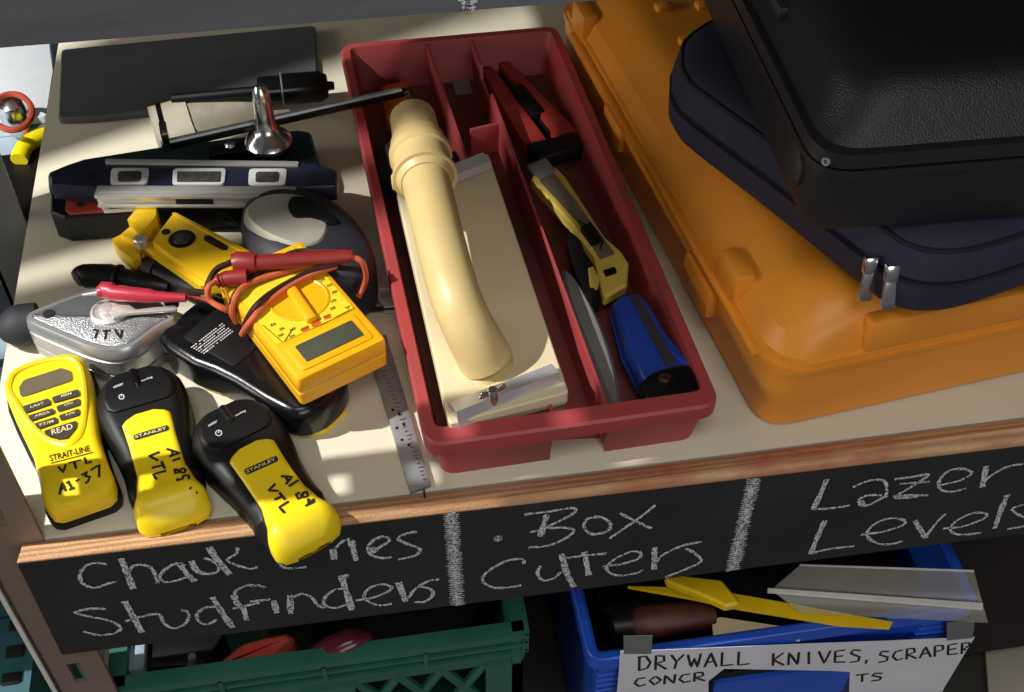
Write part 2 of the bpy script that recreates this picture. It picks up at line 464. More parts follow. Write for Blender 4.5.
# ------------------------------------------------------------------ writing laid onto surfaces
def bvh(*os):
    vs = []; fs = []
    for o in os:
        k = len(vs); M = WM[o]
        vs += [M @ v.co for v in o.data.vertices]; fs += [[k+i for i in p.vertices] for p in o.data.polygons]
    return BVHTree.FromPolygons(vs, fs)
def hit(tree, u, v, off=.0004):
    d = Vector(ray(u, v)).normalized()
    p, nrm, i, t = tree.ray_cast(Vector(EYE), d)
    if p is None: return None
    if nrm.dot(d) > 0: nrm = -nrm
    return p+nrm*off, nrm
def stroke_bm(tree, lines, wid, off=.0004, sm=True, grain=0):
    bm = B()
    for ln in lines:
        q = [Vector((u, v, 0)) for u, v in ln]
        if sm and len(q) > 2: q = smooth3(q, 5)
        else:
            o = []
            for a, b in zip(q, q[1:]):
                k = max(2, int((b-a).length/2.5)); o += [a+(b-a)*i/k for i in range(k)]
            q = o+[q[-1]]
        H = [hit(tree, p.x, p.y, off) for p in q]; H = [h for h in H if h]
        if len(H) < 2: continue
        L_ = []; R2 = []
        for i, (p, nrm) in enumerate(H):
            t = (H[min(i+1, len(H)-1)][0]-H[max(i-1, 0)][0])
            if t.length < 1e-7: continue
            s = t.normalized().cross(nrm).normalized()*(wid/2)*(1+(random.uniform(-grain, grain)))
            L_.append(bm.verts.new(p+s)); R2.append(bm.verts.new(p-s))
        for i in range(len(L_)-1):
            bm.faces.new((L_[i], L_[i+1], R2[i+1], R2[i]))
    return bm
def strokes(name, parent, tree, lines, wid, mt, **k):
    bm = stroke_bm(tree, lines, wid, **k)
    return obj(name, bm, mt, parent)
def font_bm(s, spacing=1.0, bold=.012):
    cu = bpy.data.curves.new('t', 'FONT'); cu.body = s; cu.resolution_u = 3; cu.offset = bold; cu.space_character = spacing
    o = bpy.data.objects.new('t', cu); COL.objects.link(o)
    me = bpy.data.meshes.new_from_object(o.evaluated_get(bpy.context.evaluated_depsgraph_get()))
    bm = B(); bm.from_mesh(me)
    bpy.data.objects.remove(o); bpy.data.curves.remove(cu); bpy.data.meshes.remove(me)
    return bm
def text_bm(s, tree, p0, p1, h, off=.0005):
    """p0: pixel of the lower-left corner, p1: lower-right, h: pixel vector from bottom to top"""
    bm = font_bm(s)
    xs = [v.co.x for v in bm.verts]; ys = [v.co.y for v in bm.verts]
    x0, x1, y0, y1 = min(xs), max(xs), min(ys), max(ys)
    bad = []
    for v in bm.verts:
        a = (v.co.x-x0)/(x1-x0); b = (v.co.y-y0)/(y1-y0)
        r = hit(tree, p0[0]+(p1[0]-p0[0])*a+h[0]*b, p0[1]+(p1[1]-p0[1])*a+h[1]*b, off)
        if r: v.co = r[0]
        else: bad.append(v)
    if bad: bmesh.ops.delete(bm, geom=bad, context='VERTS')
    return bm
def lettering(name, parent, tree, items, mt):
    bm = B()
    for s, p0, p1, h in items: merge(bm, text_bm(s, tree, p0, p1, h))
    return obj(name, bm, mt, parent)
def patch_bm(tree, px, off=.0003):
    bm = B(); vs = [hit(tree, u, v, off) for u, v in px]; vs = [h[0] for h in vs if h]
    if len(vs) < 3: return bm
    bm.faces.new([bm.verts.new(p) for p in vs]); return bm

# ================================================================== SETTING
structure(obj('floor', rbox((.3, .3, -1.22), (5, 5, .04)), M_floor))
structure(obj('wall_back', rbox((.3, 1.35, .3), (5, .06, 3.2)), M_wall))  # unseen wall, coloured dark to give the darkness behind the bins

# the shelf board
sb = obj('shelf_board', prism([(-.03, .001), (1.35, .001), (1.35, .62), (-.03, .62)], -.018, 0, .0012), M_shelf)
tag(rebase(sb, (-.03, 0, -.018)), 'cream painted shelf board carrying the hand tools, tray and cases', 'shelf')
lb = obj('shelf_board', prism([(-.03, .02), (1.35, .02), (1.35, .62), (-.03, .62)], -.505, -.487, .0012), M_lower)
tag(rebase(lb, (-.03, .02, -.505)), 'shade-darkened lower shelf board under the green crate and blue bin', 'shelf')
ub = obj('shelf_board', prism([(-.03, .001), (1.35, .001), (1.35, .62), (-.03, .62)], .43, .448, .0012), M_shelf)
tag(rebase(ub, (-.03, 0, .43)), 'upper shelf board behind the grey chalk-smeared fascia', 'shelf')

# rack posts
def post(x0, x1, y0, y1, z0, z1, mt, label, edge=None, slots=(), other=True, side=()):
    t = thing('rack_post', label, 'post', (x0, y0, z0), group=None)
    bm = B(); th = .003
    fl = []
    zs = sorted(slots); cur = z0; xm = (x0+x1)/2; hw = .0045
    for zc in zs:                                                # front flange with real slots
        fl.append((x0, x1, cur, zc-.013)); fl.append((x0, xm-hw, zc-.013, zc+.013)); fl.append((xm+hw, x1, zc-.013, zc+.013)); cur = zc+.013
    fl.append((x0, x1, cur, z1))
    for a, b, c, d in fl: merge(bm, rbox(((a+b)/2, y0+th/2, (c+d)/2), (b-a, th, d-c)))
    obj('flange', bm, mt, t)
    if other:
        bm = B(); cur = z0; ym = (y0+y1)/2
        for zc in side:
            for a, b, c, d in ((y0, y1, cur, zc-.0075), (y0, ym-.0055, zc-.0075, zc+.0075), (ym+.0055, y1, zc-.0075, zc+.0075)):
                merge(bm, rbox((x0+th/2, (a+b)/2, (c+d)/2), (th, b-a, d-c)))
            cur = zc+.0075
        merge(bm, rbox((x0+th/2, (y0+y1)/2, (cur+z1)/2), (th, y1-y0, z1-cur))); obj('flange', bm, mt, t)
    if edge:
        obj('edge_highlight', rbox((x0-.0010, y0+.001, (z0+z1)/2), (.003, .005, z1-z0)), edge, t)  # white strip painted as the highlight along the post's edge
    return t
post(-.026, .013, -.0006, .036, -1.2, 1.0, M_steel_post, 'taupe slotted corner post at the left end of the chalkboard', M_white_edge,
     slots=[aty(78, 672, 0).z, aty(10, 512, 0).z]+[.15+.06*k for k in range(9)], side=[.058+.05*k for k in range(11)])
post(-.068, -.033, .308, .320, -1.2, 1.0, M_grey_post, 'grey upright post at the left rear beside the shelf', slots=[])
# unseen posts added outside the frame to throw the stripes across the shelf
post(-.47, -.435, .105, .125, -1.2, 1.0, M_grey_post, 'front unseen post added to cast a stripe', slots=[])
post(-.47, -.435, .208, .268, -1.2, 1.0, M_grey_post, 'rear unseen post added to cast a stripe', slots=[])

post(-.47, -.435, .142, .172, -1.2, 1.0, M_grey_post, 'middle unseen post added to cast a stripe', slots=[])
# ------------------------------------------------------------------ chalkboard front of the shelf
YF = -.018
def fascia_corner(x, top): return Vector((x, YF, (.0056-.0173*x) if top else (-.104-.0185*x)))
xl, xr = 0.0005, 1.35
cb = thing('chalkboard_fascia', 'black chalkboard strip with raw plywood top edge listing the tools', 'sign', (xl, YF, -.105))
fb = hexa([(xl-.002, YF, -.104), (xr, YF, -.129), (xr, -.0013, -.129), (xl-.002, -.0013, -.104)],
          [fascia_corner(xl, 1)-Vector((0, 0, .0012)), fascia_corner(xr, 1)-Vector((0, 0, .0012)), Vector((xr, -.0013, -.0012)), Vector((xl, -.0013, -.0012))])
board = obj('board', fb, M_fascia, cb)
tp = hexa([fascia_corner(xl, 1)-Vector((0, 0, .0012)), fascia_corner(xr, 1)-Vector((0, 0, .0012)), Vector((xr, -.0013, -.0012)), Vector((xl, -.0013, -.0012))],
          [fascia_corner(xl, 1), fascia_corner(xr, 1), Vector((xr, -.0013, .0)), Vector((xl, -.0013, .0))])
obj('plywood_edge', tp, M_ply, cb, label='raw plywood top edge with red overspray')
FT = bvh(board)
A = lambda *p: zm(60, 530, 5.12, p)
Bz = lambda *p: zm(250, 500, 4.6545, p)
C = lambda *p: zm(470, 470, 3.413, p)
Dz = lambda *p: zm(790, 440, 4.376, p)
thin = [A((240, 172), (190, 166), (135, 180), (102, 225), (120, 275), (180, 292), (235, 275), (290, 260)),
        A((345, 225), (370, 185), (420, 175), (470, 195), (495, 250), (500, 270)),
        A((640, 180), (590, 170), (545, 195), (510, 235), (535, 262), (590, 258), (650, 235)),
        A((740, 140), (790, 160), (815, 190), (795, 215), (740, 222), (700, 200)),
        A((910, 88), (900, 120), (855, 150), (900, 175), (975, 195), (1010, 185)),
        A((235, 402), (150, 400), (78, 420), (150, 440), (250, 460), (310, 495), (280, 525), (200, 535), (120, 517)),
        A((335, 465), (420, 440), (505, 428), (530, 470), (575, 500), (630, 485), (660, 445), (650, 415), (620, 408)),
        A((800, 390), (745, 395), (700, 430), (720, 472), (760, 478), (805, 455)),
        A((885, 400), (950, 385), (1020, 370)), A((895, 345), (900, 310), (960, 280), (1020, 280)),
        Bz((0, 398), (40, 395), (70, 405)), Bz((0, 470), (50, 465), (95, 460)), Bz((190, 455), (240, 435), (285, 450), (320, 490), (350, 498)),
        Bz((440, 410), (395, 415), (350, 450), (345, 485), (390, 500), (450, 485)),
        Bz((490, 465), (560, 455), (630, 430), (660, 405), (620, 390), (560, 405), (530, 445), (560, 475), (610, 488), (660, 480)),
        Bz((735, 455), (770, 410), (830, 375), (880, 368)), Bz((790, 400), (840, 412), (850, 440), (815, 470), (765, 472)),
        Bz((135, 292), (160, 312), (210, 315), (262, 308)), Bz((400, 220), (430, 190), (465, 178)),
        Bz((585, 228), (650, 185), (620, 168), (575, 185), (548, 220), (570, 255), (620, 268), (660, 262)),
        Bz((775, 145), (720, 155), (690, 180), (740, 205), (790, 225), (770, 255), (690, 275)),
        C((185, 150), (270, 140), (345, 128), (360, 140), (320, 165), (262, 195), (320, 195), (355, 205), (320, 235), (260, 258), (200, 262)),
        C((440, 160), (400, 165), (390, 195), (420, 218), (470, 205), (478, 180), (450, 160), (420, 158)),
        C((632, 118), (580, 160), (475, 232)), C((510, 145), (560, 170), (618, 198)),
        C((185, 318), (175, 302), (120, 310), (60, 345), (42, 375), (75, 398), (120, 400), (175, 392)),
        C((240, 325), (230, 350), (250, 375), (290, 365), (310, 345)), C((320, 300), (390, 290), (465, 284)),
        C((450, 328), (520, 318), (575, 300), (580, 280), (545, 278), (490, 305), (465, 335), (500, 358), (560, 352), (590, 340)),
        C((630, 320), (655, 290), (720, 258), (790, 243)), C((735, 265), (770, 285), (788, 310), (740, 335), (665, 365)),
        C((205, 210), (235, 205)),
        Dz((95, 300), (170, 297), (262, 285)), Dz((275, 205), (330, 180), (390, 172), (420, 190), (420, 250)), Dz((420, 240), (360, 275), (315, 285), (300, 260), (340, 240), (400, 240)),
        Dz((450, 245), (510, 240), (605, 240)), Dz((455, 170), (530, 160), (605, 150), (535, 200), (460, 250), (560, 245)), Dz((480, 190), (610, 180)),
        Dz((660, 195), (740, 175), (795, 145), (760, 125), (700, 130), (655, 170), (655, 210), (700, 225), (770, 210)),
        Dz((845, 180), (900, 140), (960, 112), (1020, 102)),
        Dz((85, 495), (170, 475), (280, 462)), Dz((310, 412), (400, 400), (490, 372), (500, 350), (440, 340), (370, 365), (335, 410), (370, 445), (430, 455), (495, 440)),
        Dz((680, 320), (640, 360), (590, 425)),
        Dz((670, 385), (760, 375), (850, 340), (855, 320), (800, 318), (730, 350), (700, 390), (740, 412), (835, 405)),
        Dz((1020, 280), (970, 300), (1010, 330), (1060, 345), (1040, 370), (950, 388))]
thick = [A((312, 142), (345, 220), (375, 300)), A((610, 165), (640, 210), (690, 260)), A((672, 155), (700, 205), (740, 220)), A((762, 85), (810, 155), (870, 225)),
         A((330, 362), (375, 440), (420, 522)), A((780, 340), (830, 420), (885, 498)), A((940, 395), (955, 460)), A((890, 330), (905, 370), (940, 400)),
         Bz((110, 465), (125, 525)), Bz((185, 440), (190, 528)), Bz((425, 350), (450, 430), (475, 510)), Bz((420, 355), (460, 350)), Bz((690, 380), (725, 470)),
         Bz((385, 225), (392, 275)), Bz((470, 185), (495, 280)), Bz((560, 220), (590, 240)),
         C((262, 150), (240, 225)), C((312, 285), (330, 350), (355, 398)), C((390, 278), (405, 358)), C((630, 262), (628, 338)),
         Dz((160, 170), (130, 240), (100, 300)), Dz((858, 112), (840, 205)), Dz((152, 350), (120, 420), (90, 495)), Dz((545, 350), (570, 390), (595, 428)), Dz((950, 238), (920, 310), (895, 385)),
         Dz((310, 262), (320, 285))]
words = [[], [], [], [], [], []]
for wd, lst in ((.0023, thin), (.0040, thick)):
    for l_ in lst:
        u = sum(p[0] for p in l_)/len(l_); v = sum(p[1] for p in l_)/len(l_)
        k = 0 if u < 450 else (1 if u < 735 else 2)
        mid = (582-.126*(u-240) if k == 0 else 549-.13*(u-580) if k == 1 else 512-.13*(u-910))
        words[k*2+(1 if v > mid else 0)].append((wd, l_))
for wl in words:                                                  # one part for each chalked word
    bm = B()
    for wd, l_ in wl: merge(bm, stroke_bm(FT, [l_], wd, grain=.25))
    obj('chalk_word', bm, M_chalk, cb)
for a, b in ((Bz((935, 52))[0], Bz((966, 500))[0]), (C((968, 28))[0], C((892, 356))[0])):
    n = 90; ln = []
    for i in range(n+1):                                          # the zigzag rubbed with the side of the chalk
        t = i/n; s = (7.4 if i % 2 else -7.4)*(1+random.uniform(-.12, .12))
        ln.append((a[0]+(b[0]-a[0])*t+s, a[1]+(b[1]-a[1])*t-s*.12))
    strokes('chalk_divider', cb, FT, [ln], .0014, M_chalk, sm=False)
sp = aty(498, 538, YF)
obj('screw', lathe([(.0028, -.002), (.0032, .0004), (.0026, .0012), (.0008, .0014), (0, .0008)], axis(sp, (0, -1, 0)), 16), M_chrome, cb)

# the shelf above: only the foot of its chalkboard front shows
uf = thing('chalkboard_fascia', 'worn grey chalkboard front of the shelf above, along the top', 'sign', (-.03, YF, .351))
ufo = obj('board', hexa([(-.03, YF, .3513), (1.35, YF, .3513), (1.35, -.001, .3513), (-.03, -.001, .3513)], [(-.03, YF, .455), (1.35, YF, .455), (1.35, -.001, .455), (-.03, -.001, .455)]), M_upfascia, uf)
UT = bvh(ufo)
strokes('chalk_lettering', uf, UT, [[(458, -4), (466, 3), (474, 9)], [(462, 8), (472, 2), (480, -4)]], .0025, M_chalk, grain=.3)

# ================================================================== BELOW THE SHELF
# green crate
ZR = -.2
p1 = at(112, 689, ZR); p2 = at(524, 629, ZR)
cx0, cx1, cy0 = p1.x, p2.x, (p1.y+p2.y)/2
t = thing('plastic_crate', 'green lattice-sided plastic crate under the left of the chalkboard', 'crate', (cx0, cy0, ZR-.285))
def wall_lattice(o, ux, L_, zt, zb, th, inw):
    """solid top band with ribs, posts at the ends, diagonal lattice between"""
    bm = B(); o = Vector(o); ux = Vector(ux); n = Vector(inw)
    def bar(a, b, c, d, t0=0, t1=th):
        P = lambda x, z, t_: o+ux*x+Vector((0, 0, z))+n*t_
        merge(bm, hexa([P(a, c, t0), P(b, c, t0), P(b, c, t1), P(a, c, t1)], [P(a, d, t0), P(b, d, t0), P(b, d, t1), P(a, d, t1)]))
    bar(0, L_, zt-.008, zt, -.004, th)
    bar(0, L_, zt-.05, zt-.008, .002, th)
    for k in range(2): bar(0, L_, zt-.020-.012*k, zt-.017-.012*k, -.003, .002)
    for k in range(5):
        x = L_*k/4; bar(max(0, x-.0015), min(L_, x+.0015), zt-.034, zt-.006, -.004, .002)
    bar(0, .03, zb, zt-.05, 0, th); bar(L_-.03, L_, zb, zt-.05, 0, th); bar(L_/2-.02, L_/2+.02, zb, zt-.05, 0, th)
    bar(0, L_, zb, zb+.04, 0, th)
    for (a, b) in ((.03, L_/2-.02), (L_/2+.02, L_-.03)):
        h = zt-.05-(zb+.04); kk = 3
        for i in range(kk):
            for j in range(kk):
                x0, x1 = a+(b-a)*i/kk, a+(b-a)*(i+1)/kk; z0, z1 = zb+.04+h*j/kk, zb+.04+h*(j+1)/kk
                for (q0, q1) in (((x0, z0), (x1, z1)), ((x0, z1), (x1, z0))):
                    P0 = o+ux*q0[0]+Vector((0, 0, q0[1]))+n*(th/2); P1 = o+ux*q1[0]+Vector((0, 0, q1[1]))+n*(th/2)
                    merge(bm, tube([P0, P1], .0042, 6))
    return bm
cw, cdp = cx1-cx0, .30
zt, zb = ZR, ZR-.285
obj('side_panel', wall_lattice((cx0, cy0, 0), (1, 0, 0), cw, zt, zb, .009, (0, 1, 0)), M_green, t)
obj('side_panel', wall_lattice((cx0, cy0+cdp, 0), (1, 0, 0), cw, zt, zb, .009, (0, -1, 0)), M_green, t)
obj('side_panel', wall_lattice((cx0, cy0, 0), (0, 1, 0), cdp, zt, zb, .009, (1, 0, 0)), M_green, t)
obj('side_panel', wall_lattice((cx1, cy0, 0), (0, 1, 0), cdp, zt, zb, .009, (-1, 0, 0)), M_green, t)
obj('bottom_panel', rbox(((cx0+cx1)/2, cy0+cdp/2, zb+.003), (cw, cdp, .006)), M_green, t)
# things in the crate
def capsule(name, a, b, r, mt, label, cat, group=None, flat=1.0):
    bm = tube([a, a+(b-a)*.06, a+(b-a)*.3, a+(b-a)*.7, a+(b-a)*.94, b], [r*.45, r*.85, r, r, r*.85, r*.4], 14)
    o = obj(name, bm, mt); return tag(rebase(o, (a+b)/2-Vector((0, 0, r))), label, cat, group)
zz = -.205
hp = [zm(100, 580, 4.267, [(x, y)])[0] for x, y in ((465, 375), (520, 320), (600, 255), (700, 225), (800, 208), (832, 230), (826, 265), (750, 345), (640, 378), (540, 392))]
bm = shell(roundpoly(pxpoly(hp, zz), .004, 3), [(zz-.022, .004), (zz-.016, .0), (zz-.006, .001), (zz-.001, .005), (zz, .010)])
tag(rebase(obj('hand_tool', bm, M_redhandle), at(700/4.267+100, 300/4.267+580, zz-.022)), 'red faceted plastic tool handle lying in the green crate', 'handle')
a = at(362, 655, -.215); b = at(305, 662, -.225)
bm = tube([at(300, 664, -.225), at(330, 652, -.21), at(352, 642, -.205), at(366, 640, -.205), at(368, 648, -.21)], [.006, .012, .011, .007, .003], 14, k=4)
tag(rebase(obj('hand_tool', bm, M_maroon), at(335, 655, -.225)), 'shiny maroon handle in the green crate, right of the red one', 'handle')
bm = B()
merge(bm, rbox(at(139, 657, -.215), (.012, .03, .016), .002))
tag(rebase(obj('plastic_clip', bm, M_bluegrey), at(139, 657, -.223)), 'small pale blue plastic clip at the left in the green crate', 'clip')
bm = tube([at(192, 672, -.225), at(192, 656, -.205)], [.004, .003], 10)
tag(rebase(obj('steel_pin', bm, M_steel), at(192, 672, -.225)), 'short grey pin standing in the green crate left of the red handle', 'pin')
bm = prism(roundpoly([tuple(at(u, v, -.22)[:2]) for u, v in ((128, 672), (150, 640), (230, 630), (205, 668))], .006), -.25, -.215, .004)
tag(rebase(obj('power_tool', bm, M_black), at(180, 655, -.25)), 'black tool body at the left in the green crate', 'tool')

# blue bin
bp1 = at(584, 640, ZR); bp2 = at(992, 627, ZR)
bx0, bx1, by0 = bp1.x, bp2.x, (bp1.y+bp2.y)/2
bt = thing('storage_bin', 'blue plastic storage bin with a handwritten paper label', 'bin', (bx0, by0, ZR-.285))
BW, BD = bx1-bx0, .30
def rectr(x0, y0, x1, y1, r=.014): return roundpoly([(x0, y0), (x1, y0), (x1, y1), (x0, y1)], r, 5)
ro = rectr(bx0, by0, bx1, by0+BD)
hx0 = aty(708, 680, by0).x; hx1 = aty(852, 680, by0).x
hz1 = aty(780, 668, by0).z; hz0 = hz1-.035
bm = shell(ro, [(ZR-.285, .022), (ZR-.283, .020), (ZR-.016, .007), (ZR-.0155, .0), (ZR-.001, 0), (ZR, .001), (ZR, .006), (ZR-.002, .0085), (ZR-.27, .023)])
body = obj('body', bm, M_blue, bt)
# ribs at the corners under the rim, and the hand hole on the front
for k in range(5):
    z = ZR-.024-.009*k
    for x0, x1 in ((bx0+.009, bx0+.042), (bx1-.042, bx1-.009)):
        obj('corner_rib', rbox(((x0+x1)/2, by0+.008+.0004*k, z), (x1-x0, .010, .0035), .0012), M_blue, bt)
bm = prism(roundpoly([(hx0, hz0), (hx1, hz0), (hx1+.004, hz1), (hx0-.004, hz1)], .006), 0, .006)
bm.transform(Matrix(((1, 0, 0, 0), (0, 0, 1, by0+.0025), (0, 1, 0, 0), (0, 0, 0, 1))))
obj('hand_hole', bm, M_dark, bt)
bm = prism(roundpoly([(hx0+.006, hz0-.02), (hx1-.006, hz0-.02), (hx1-.005, hz1-.009), (hx0+.006, hz1-.009)], .004), 0, .004)
bm.transform(Matrix(((1, 0, 0, 0), (0, 0, 1, by0-.0015), (0, 1, 0, 0), (0, 0, 0, 1))))
obj('grip_flap', bm, M_blue, bt)
# paper label: torn around the hand hole, so it is built as an outline with the bite
E5 = lambda *p: zm(600, 610, 2.415, p)
yl = by0-.0022
lab = E5((50, 100), (125, 98), (480, 83), (700, 75), (905, 66), (872, 120), (830, 190), (812, 235), (600, 240), (604, 150), (560, 147), (300, 142), (262, 172), (262, 240), (36, 240), (42, 190))
P = [aty(u, v, yl) for u, v in lab]
bm = B(); f = bm.faces.new([bm.verts.new(p) for p in P])
r = bmesh.ops.extrude_face_region(bm, geom=[f]); bmesh.ops.translate(bm, vec=(0, .0006, 0), verts=[g for g in r['geom'] if isinstance(g, bmesh.types.BMVert)])
bmesh.ops.triangulate(bm, faces=bm.faces)
paper = obj('paper_label', bm, M_paper, bt, label='white handwritten paper label')
for q in (E5((57, 63), (127, 62), (124, 106), (58, 106)), E5((838, 30), (905, 28), (900, 68), (838, 74))):
    bm = B(); P = [aty(u, v, yl-.0006) for u, v in q]; P2 = [p+Vector((0, .0004, 0)) for p in P]
    rings(bm, [P, P2]); obj('duct_tape', bm, M_duct, bt, label='silver duct tape strip')
PT = bvh(paper)
hand = {'D': [[(8, 100), (10, 0)], [(-5, 5), (60, 0), (95, 45), (70, 85), (5, 100)]], 'R': [[(5, 100), (10, 0), (70, 5), (75, 40), (15, 55), (90, 100)]],
        'Y': [[(0, 0), (40, 50), (100, 0)], [(40, 50), (25, 100)]], 'W': [[(0, 5), (25, 95), (50, 30), (75, 95), (100, 0)]], 'A': [[(0, 100), (50, 0), (95, 100)], [(20, 65), (80, 60)]],
        'L': [[(10, 0), (5, 95), (95, 90)]], 'K': [[(8, 0), (5, 100)], [(90, 0), (10, 55), (95, 100)]], 'N': [[(5, 100), (10, 0), (80, 100), (90, 0)]], 'I': [[(45, 0), (45, 100)]],
        'V': [[(0, 0), (45, 100), (95, 0)]], 'E': [[(90, 0), (10, 5), (5, 95), (90, 95)], [(8, 50), (75, 45)]], 'S': [[(90, 10), (30, 0), (10, 30), (80, 60), (70, 95), (0, 100)]],
        'C': [[(90, 10), (30, 15), (5, 60), (40, 98), (95, 85)]], 'P': [[(10, 100), (12, 0), (80, 5), (80, 45), (12, 55)]], 'O': [[(50, 5), (5, 45), (45, 98), (95, 50), (55, 5)]],
        ',': [[(40, 85), (20, 120)]], 'T': [[(0, 5), (100, 0)], [(50, 3), (48, 100)]]}
def handwrite(word, x0, y0, x1, y1, h, Z, wf=.78):
    """word from (x0,y0) to (x1,y1) = the upper-left and upper-right corners, in zoomed pixels of frame Z"""
    out = []; n = len(word); 
    for i, ch in enumerate(word):
        ax = x0+(x1-x0)*i/n; ay = y0+(y1-y0)*i/n; w_ = (x1-x0)/n*wf
        for s in hand.get(ch, []):
            out.append(Z(*[(ax+w_*a/100, ay+(y1-y0)/n*wf*a/100+h*b/100) for a, b in s]))
    return out
ln = handwrite('DRYWALL', 92, 112, 372, 98, 34, E5)+handwrite('KNIVES', 416, 104, 640, 94, 30, E5, .8)+handwrite(',', 638, 98, 658, 97, 26, E5)
ln += handwrite('SCRAPER', 672, 100, 905, 76, 26, E5, .85)+handwrite(',', 872, 86, 892, 85, 30, E5)
ln += handwrite('CONCR', 82, 163, 262, 148, 22, E5, .85)+handwrite('TS', 618, 156, 690, 150, 18, E5, .85)
strokes('handwriting', bt, PT, ln, .0021, M_ink, sm=False, off=.0003)

# black pouches added to keep the insides of crate and bin dark
for nm, x0, x1, y0, y1, zt_, lb_ in (('filler_pouch', cx0+.10, cx1-.012, cy0+.05, cy0+.285, ZR-.030, 'added black filler pouch darkening the rear of the green crate'), ('filler_pouch', bx0+.022, bx1-.022, by0+.06, by0+.275, ZR-.045, 'added black filler pouch darkening the rear of the blue bin')):
    pbm = shell(roundpoly([(x0, y0), (x1, y0), (x1, y1), (x0, y1)], .02), [(ZR-.17, .01), (ZR-.16, 0), (zt_-.012, 0), (zt_-.003, .004), (zt_, .015)])
    tag(rebase(obj(nm, pbm, M_black), ((x0+x1)/2, (y0+y1)/2, ZR-.17)), lb_, 'pouch')
# tools lying in the blue bin
zz = -.195
F4 = lambda *p: zm(560, 560, 4.267, p)
F5 = lambda *p: zm(780, 540, 4.197, p)
bm = sheet([at(u, v, zz) for u, v in ((628, 586), (700, 588), (760, 598), (893, 622), (890, 627), (840, 624), (742, 608), (690, 597))], .004)
sc = thing('scraper', 'long yellow plastic scraper with a raised grip lying in the blue bin', 'scraper', at(760, 600, zz-.004))
obj('blade', bm, M_scraper, sc)
zc = zz+.018
bm = shell(roundpoly(pxpoly([(664, 575), (672, 573), (722, 579), (742, 603), (726, 606), (700, 594), (668, 582)], zc), .003, 3), [(zc-.010, .002), (zc-.007, 0), (zc-.002, 0), (zc, .002)])
obj('grip', bm, M_scraper, sc)
bm = tube([at(726, 601, zc-.004), at(735, 602, zz-.002)], .004, 8)
obj('stem', bm, M_scraper, sc)
bh = thing('putty_knife', 'brown handled putty knife at the left in the blue bin', 'knife', at(660, 622, -.225))
obj('handle', tube([at(633, 625, -.215), at(650, 622, -.213), at(690, 617, -.213), at(712, 615, -.215)], [.012, .0135, .012, .010], 14, k=3), M_brown, bh)
obj('end_cap', tube([at(608, 628, -.217), at(614, 627, -.217), at(633, 625, -.215)], [.006, .013, .0135], 14), M_darkmetal, bh)
bm = sheet([at(u, v, -.212) for u, v in ((712, 620), (720, 617), (800, 629), (800, 640), (714, 640))], .002)
tag(rebase(obj('plastic_spreader', bm, M_cream2), at(750, 630, -.214)), 'pale flat spreader under the yellow scraper in the blue bin', 'spreader')
# clear sheet with a bright aluminium edge
cl = thing('taping_knife', 'wide clear taping knife with a bright metal edge in the blue bin', 'knife', at(880, 600, -.19))
bm = gridsheet([[at(800, 565, -.165), at(974, 571, -.165)], [at(772, 589, -.176), at(983, 605, -.176)], [at(800, 612, -.189), at(988, 622, -.189)]], .0015)
obj('clear_blade', bm, M_clear, cl)
q = [at(768, 588, -.1725), at(983, 603, -.1725), at(983, 608, -.1725), at(768, 591, -.1725)]
obj('metal_edge', sheet(q, .003), M_white_edge, cl, label='bright metal edge')
obj('metal_edge', sheet([at(800, 564, -.164), at(974, 570, -.164), at(974, 571.5, -.164), at(800, 565.2, -.164)], .001), M_white_edge, cl)
bm = prism([tuple(at(u, v, -.482)[:2]) for u, v in ((990, 720), (984, 640), (1060, 560), (1090, 720))], -.486, -.480, .001)
tag(rebase(obj('beige_board', bm, M_whiteboard_b), at(1000, 660, -.486)), 'beige board on the lower shelf at the bottom right corner', 'board')
# dark bag to the right of the bin
bm = shell(rectr(bx1+.018, .06, bx1+.35, .38, .05), [(-.487, .03), (-.46, 0), (-.23, 0), (-.19, .012), (-.165, .05)])
tag(rebase(obj('tool_bag', bm, M_darkbox), (bx1+.14, .2, -.487)), 'dark maroon bag in shadow right of the blue bin', 'bag')

# ================================================================== LEFT OF THE SHELF: the next rack
nb = obj('shelf_board', prism([(-.75, .085), (-.072, .085), (-.072, 1.15), (-.75, 1.15)], -.17, -.15, .0015), M_bluegrey)
tag(rebase(nb, (-.75, .085, -.17)), 'pale blue-grey shelf board of the next rack, at the far left', 'shelf')
Z0 = -.15
def flat(name, px, z, th, mt, label, cat, bev=.001, rr=.004):
    bm = prism(roundpoly(pxpoly(px, z), rr), z-th, z, bev); c = at(*px[0], z-th)
    return tag(rebase(obj(name, bm, mt), c), label, cat)
flat('board_offcut', [(-40, 30), (48, 34), (53, 70), (46, 116), (-40, 126)], Z0+.02, .02, M_whiteboard, 'white laminate offcut at the far upper left beside the shelf', 'board')
flat('plastic_strip', [(20, 122), (47, 120), (46, 126), (20, 129)], Z0+.012, .012, M_tealcrate, 'thin teal plastic strip at the far left below the white offcut', 'strip', .0005, .001)
hb = thing('clamp_lamp', 'red wire loop around a chrome bulb on the next rack at far left', 'lamp', at(14, 112, Z0))
ctr = at(13, 112, Z0+.045); 
def ringpts(c, rx, ry, z, n=24, a0=0, a1=2*PI): return [Vector(at(c[0]+rx*math.cos(a0+(a1-a0)*i/n), c[1]+ry*math.sin(a0+(a1-a0)*i/n), z)) for i in range(n+1)]
obj('wire_loop', tube(ringpts((12, 112), 20, 18, Z0+.05, 20, -PI*.8, PI*.9), .0032, 8), M_copper, hb)
obj('wire_loop', tube([at(32, 112, Z0+.05), at(26, 132, Z0+.03), at(16, 152, Z0+.01)], .002, 8), M_copper, hb)
bc = at(13, 112, Z0+.03)
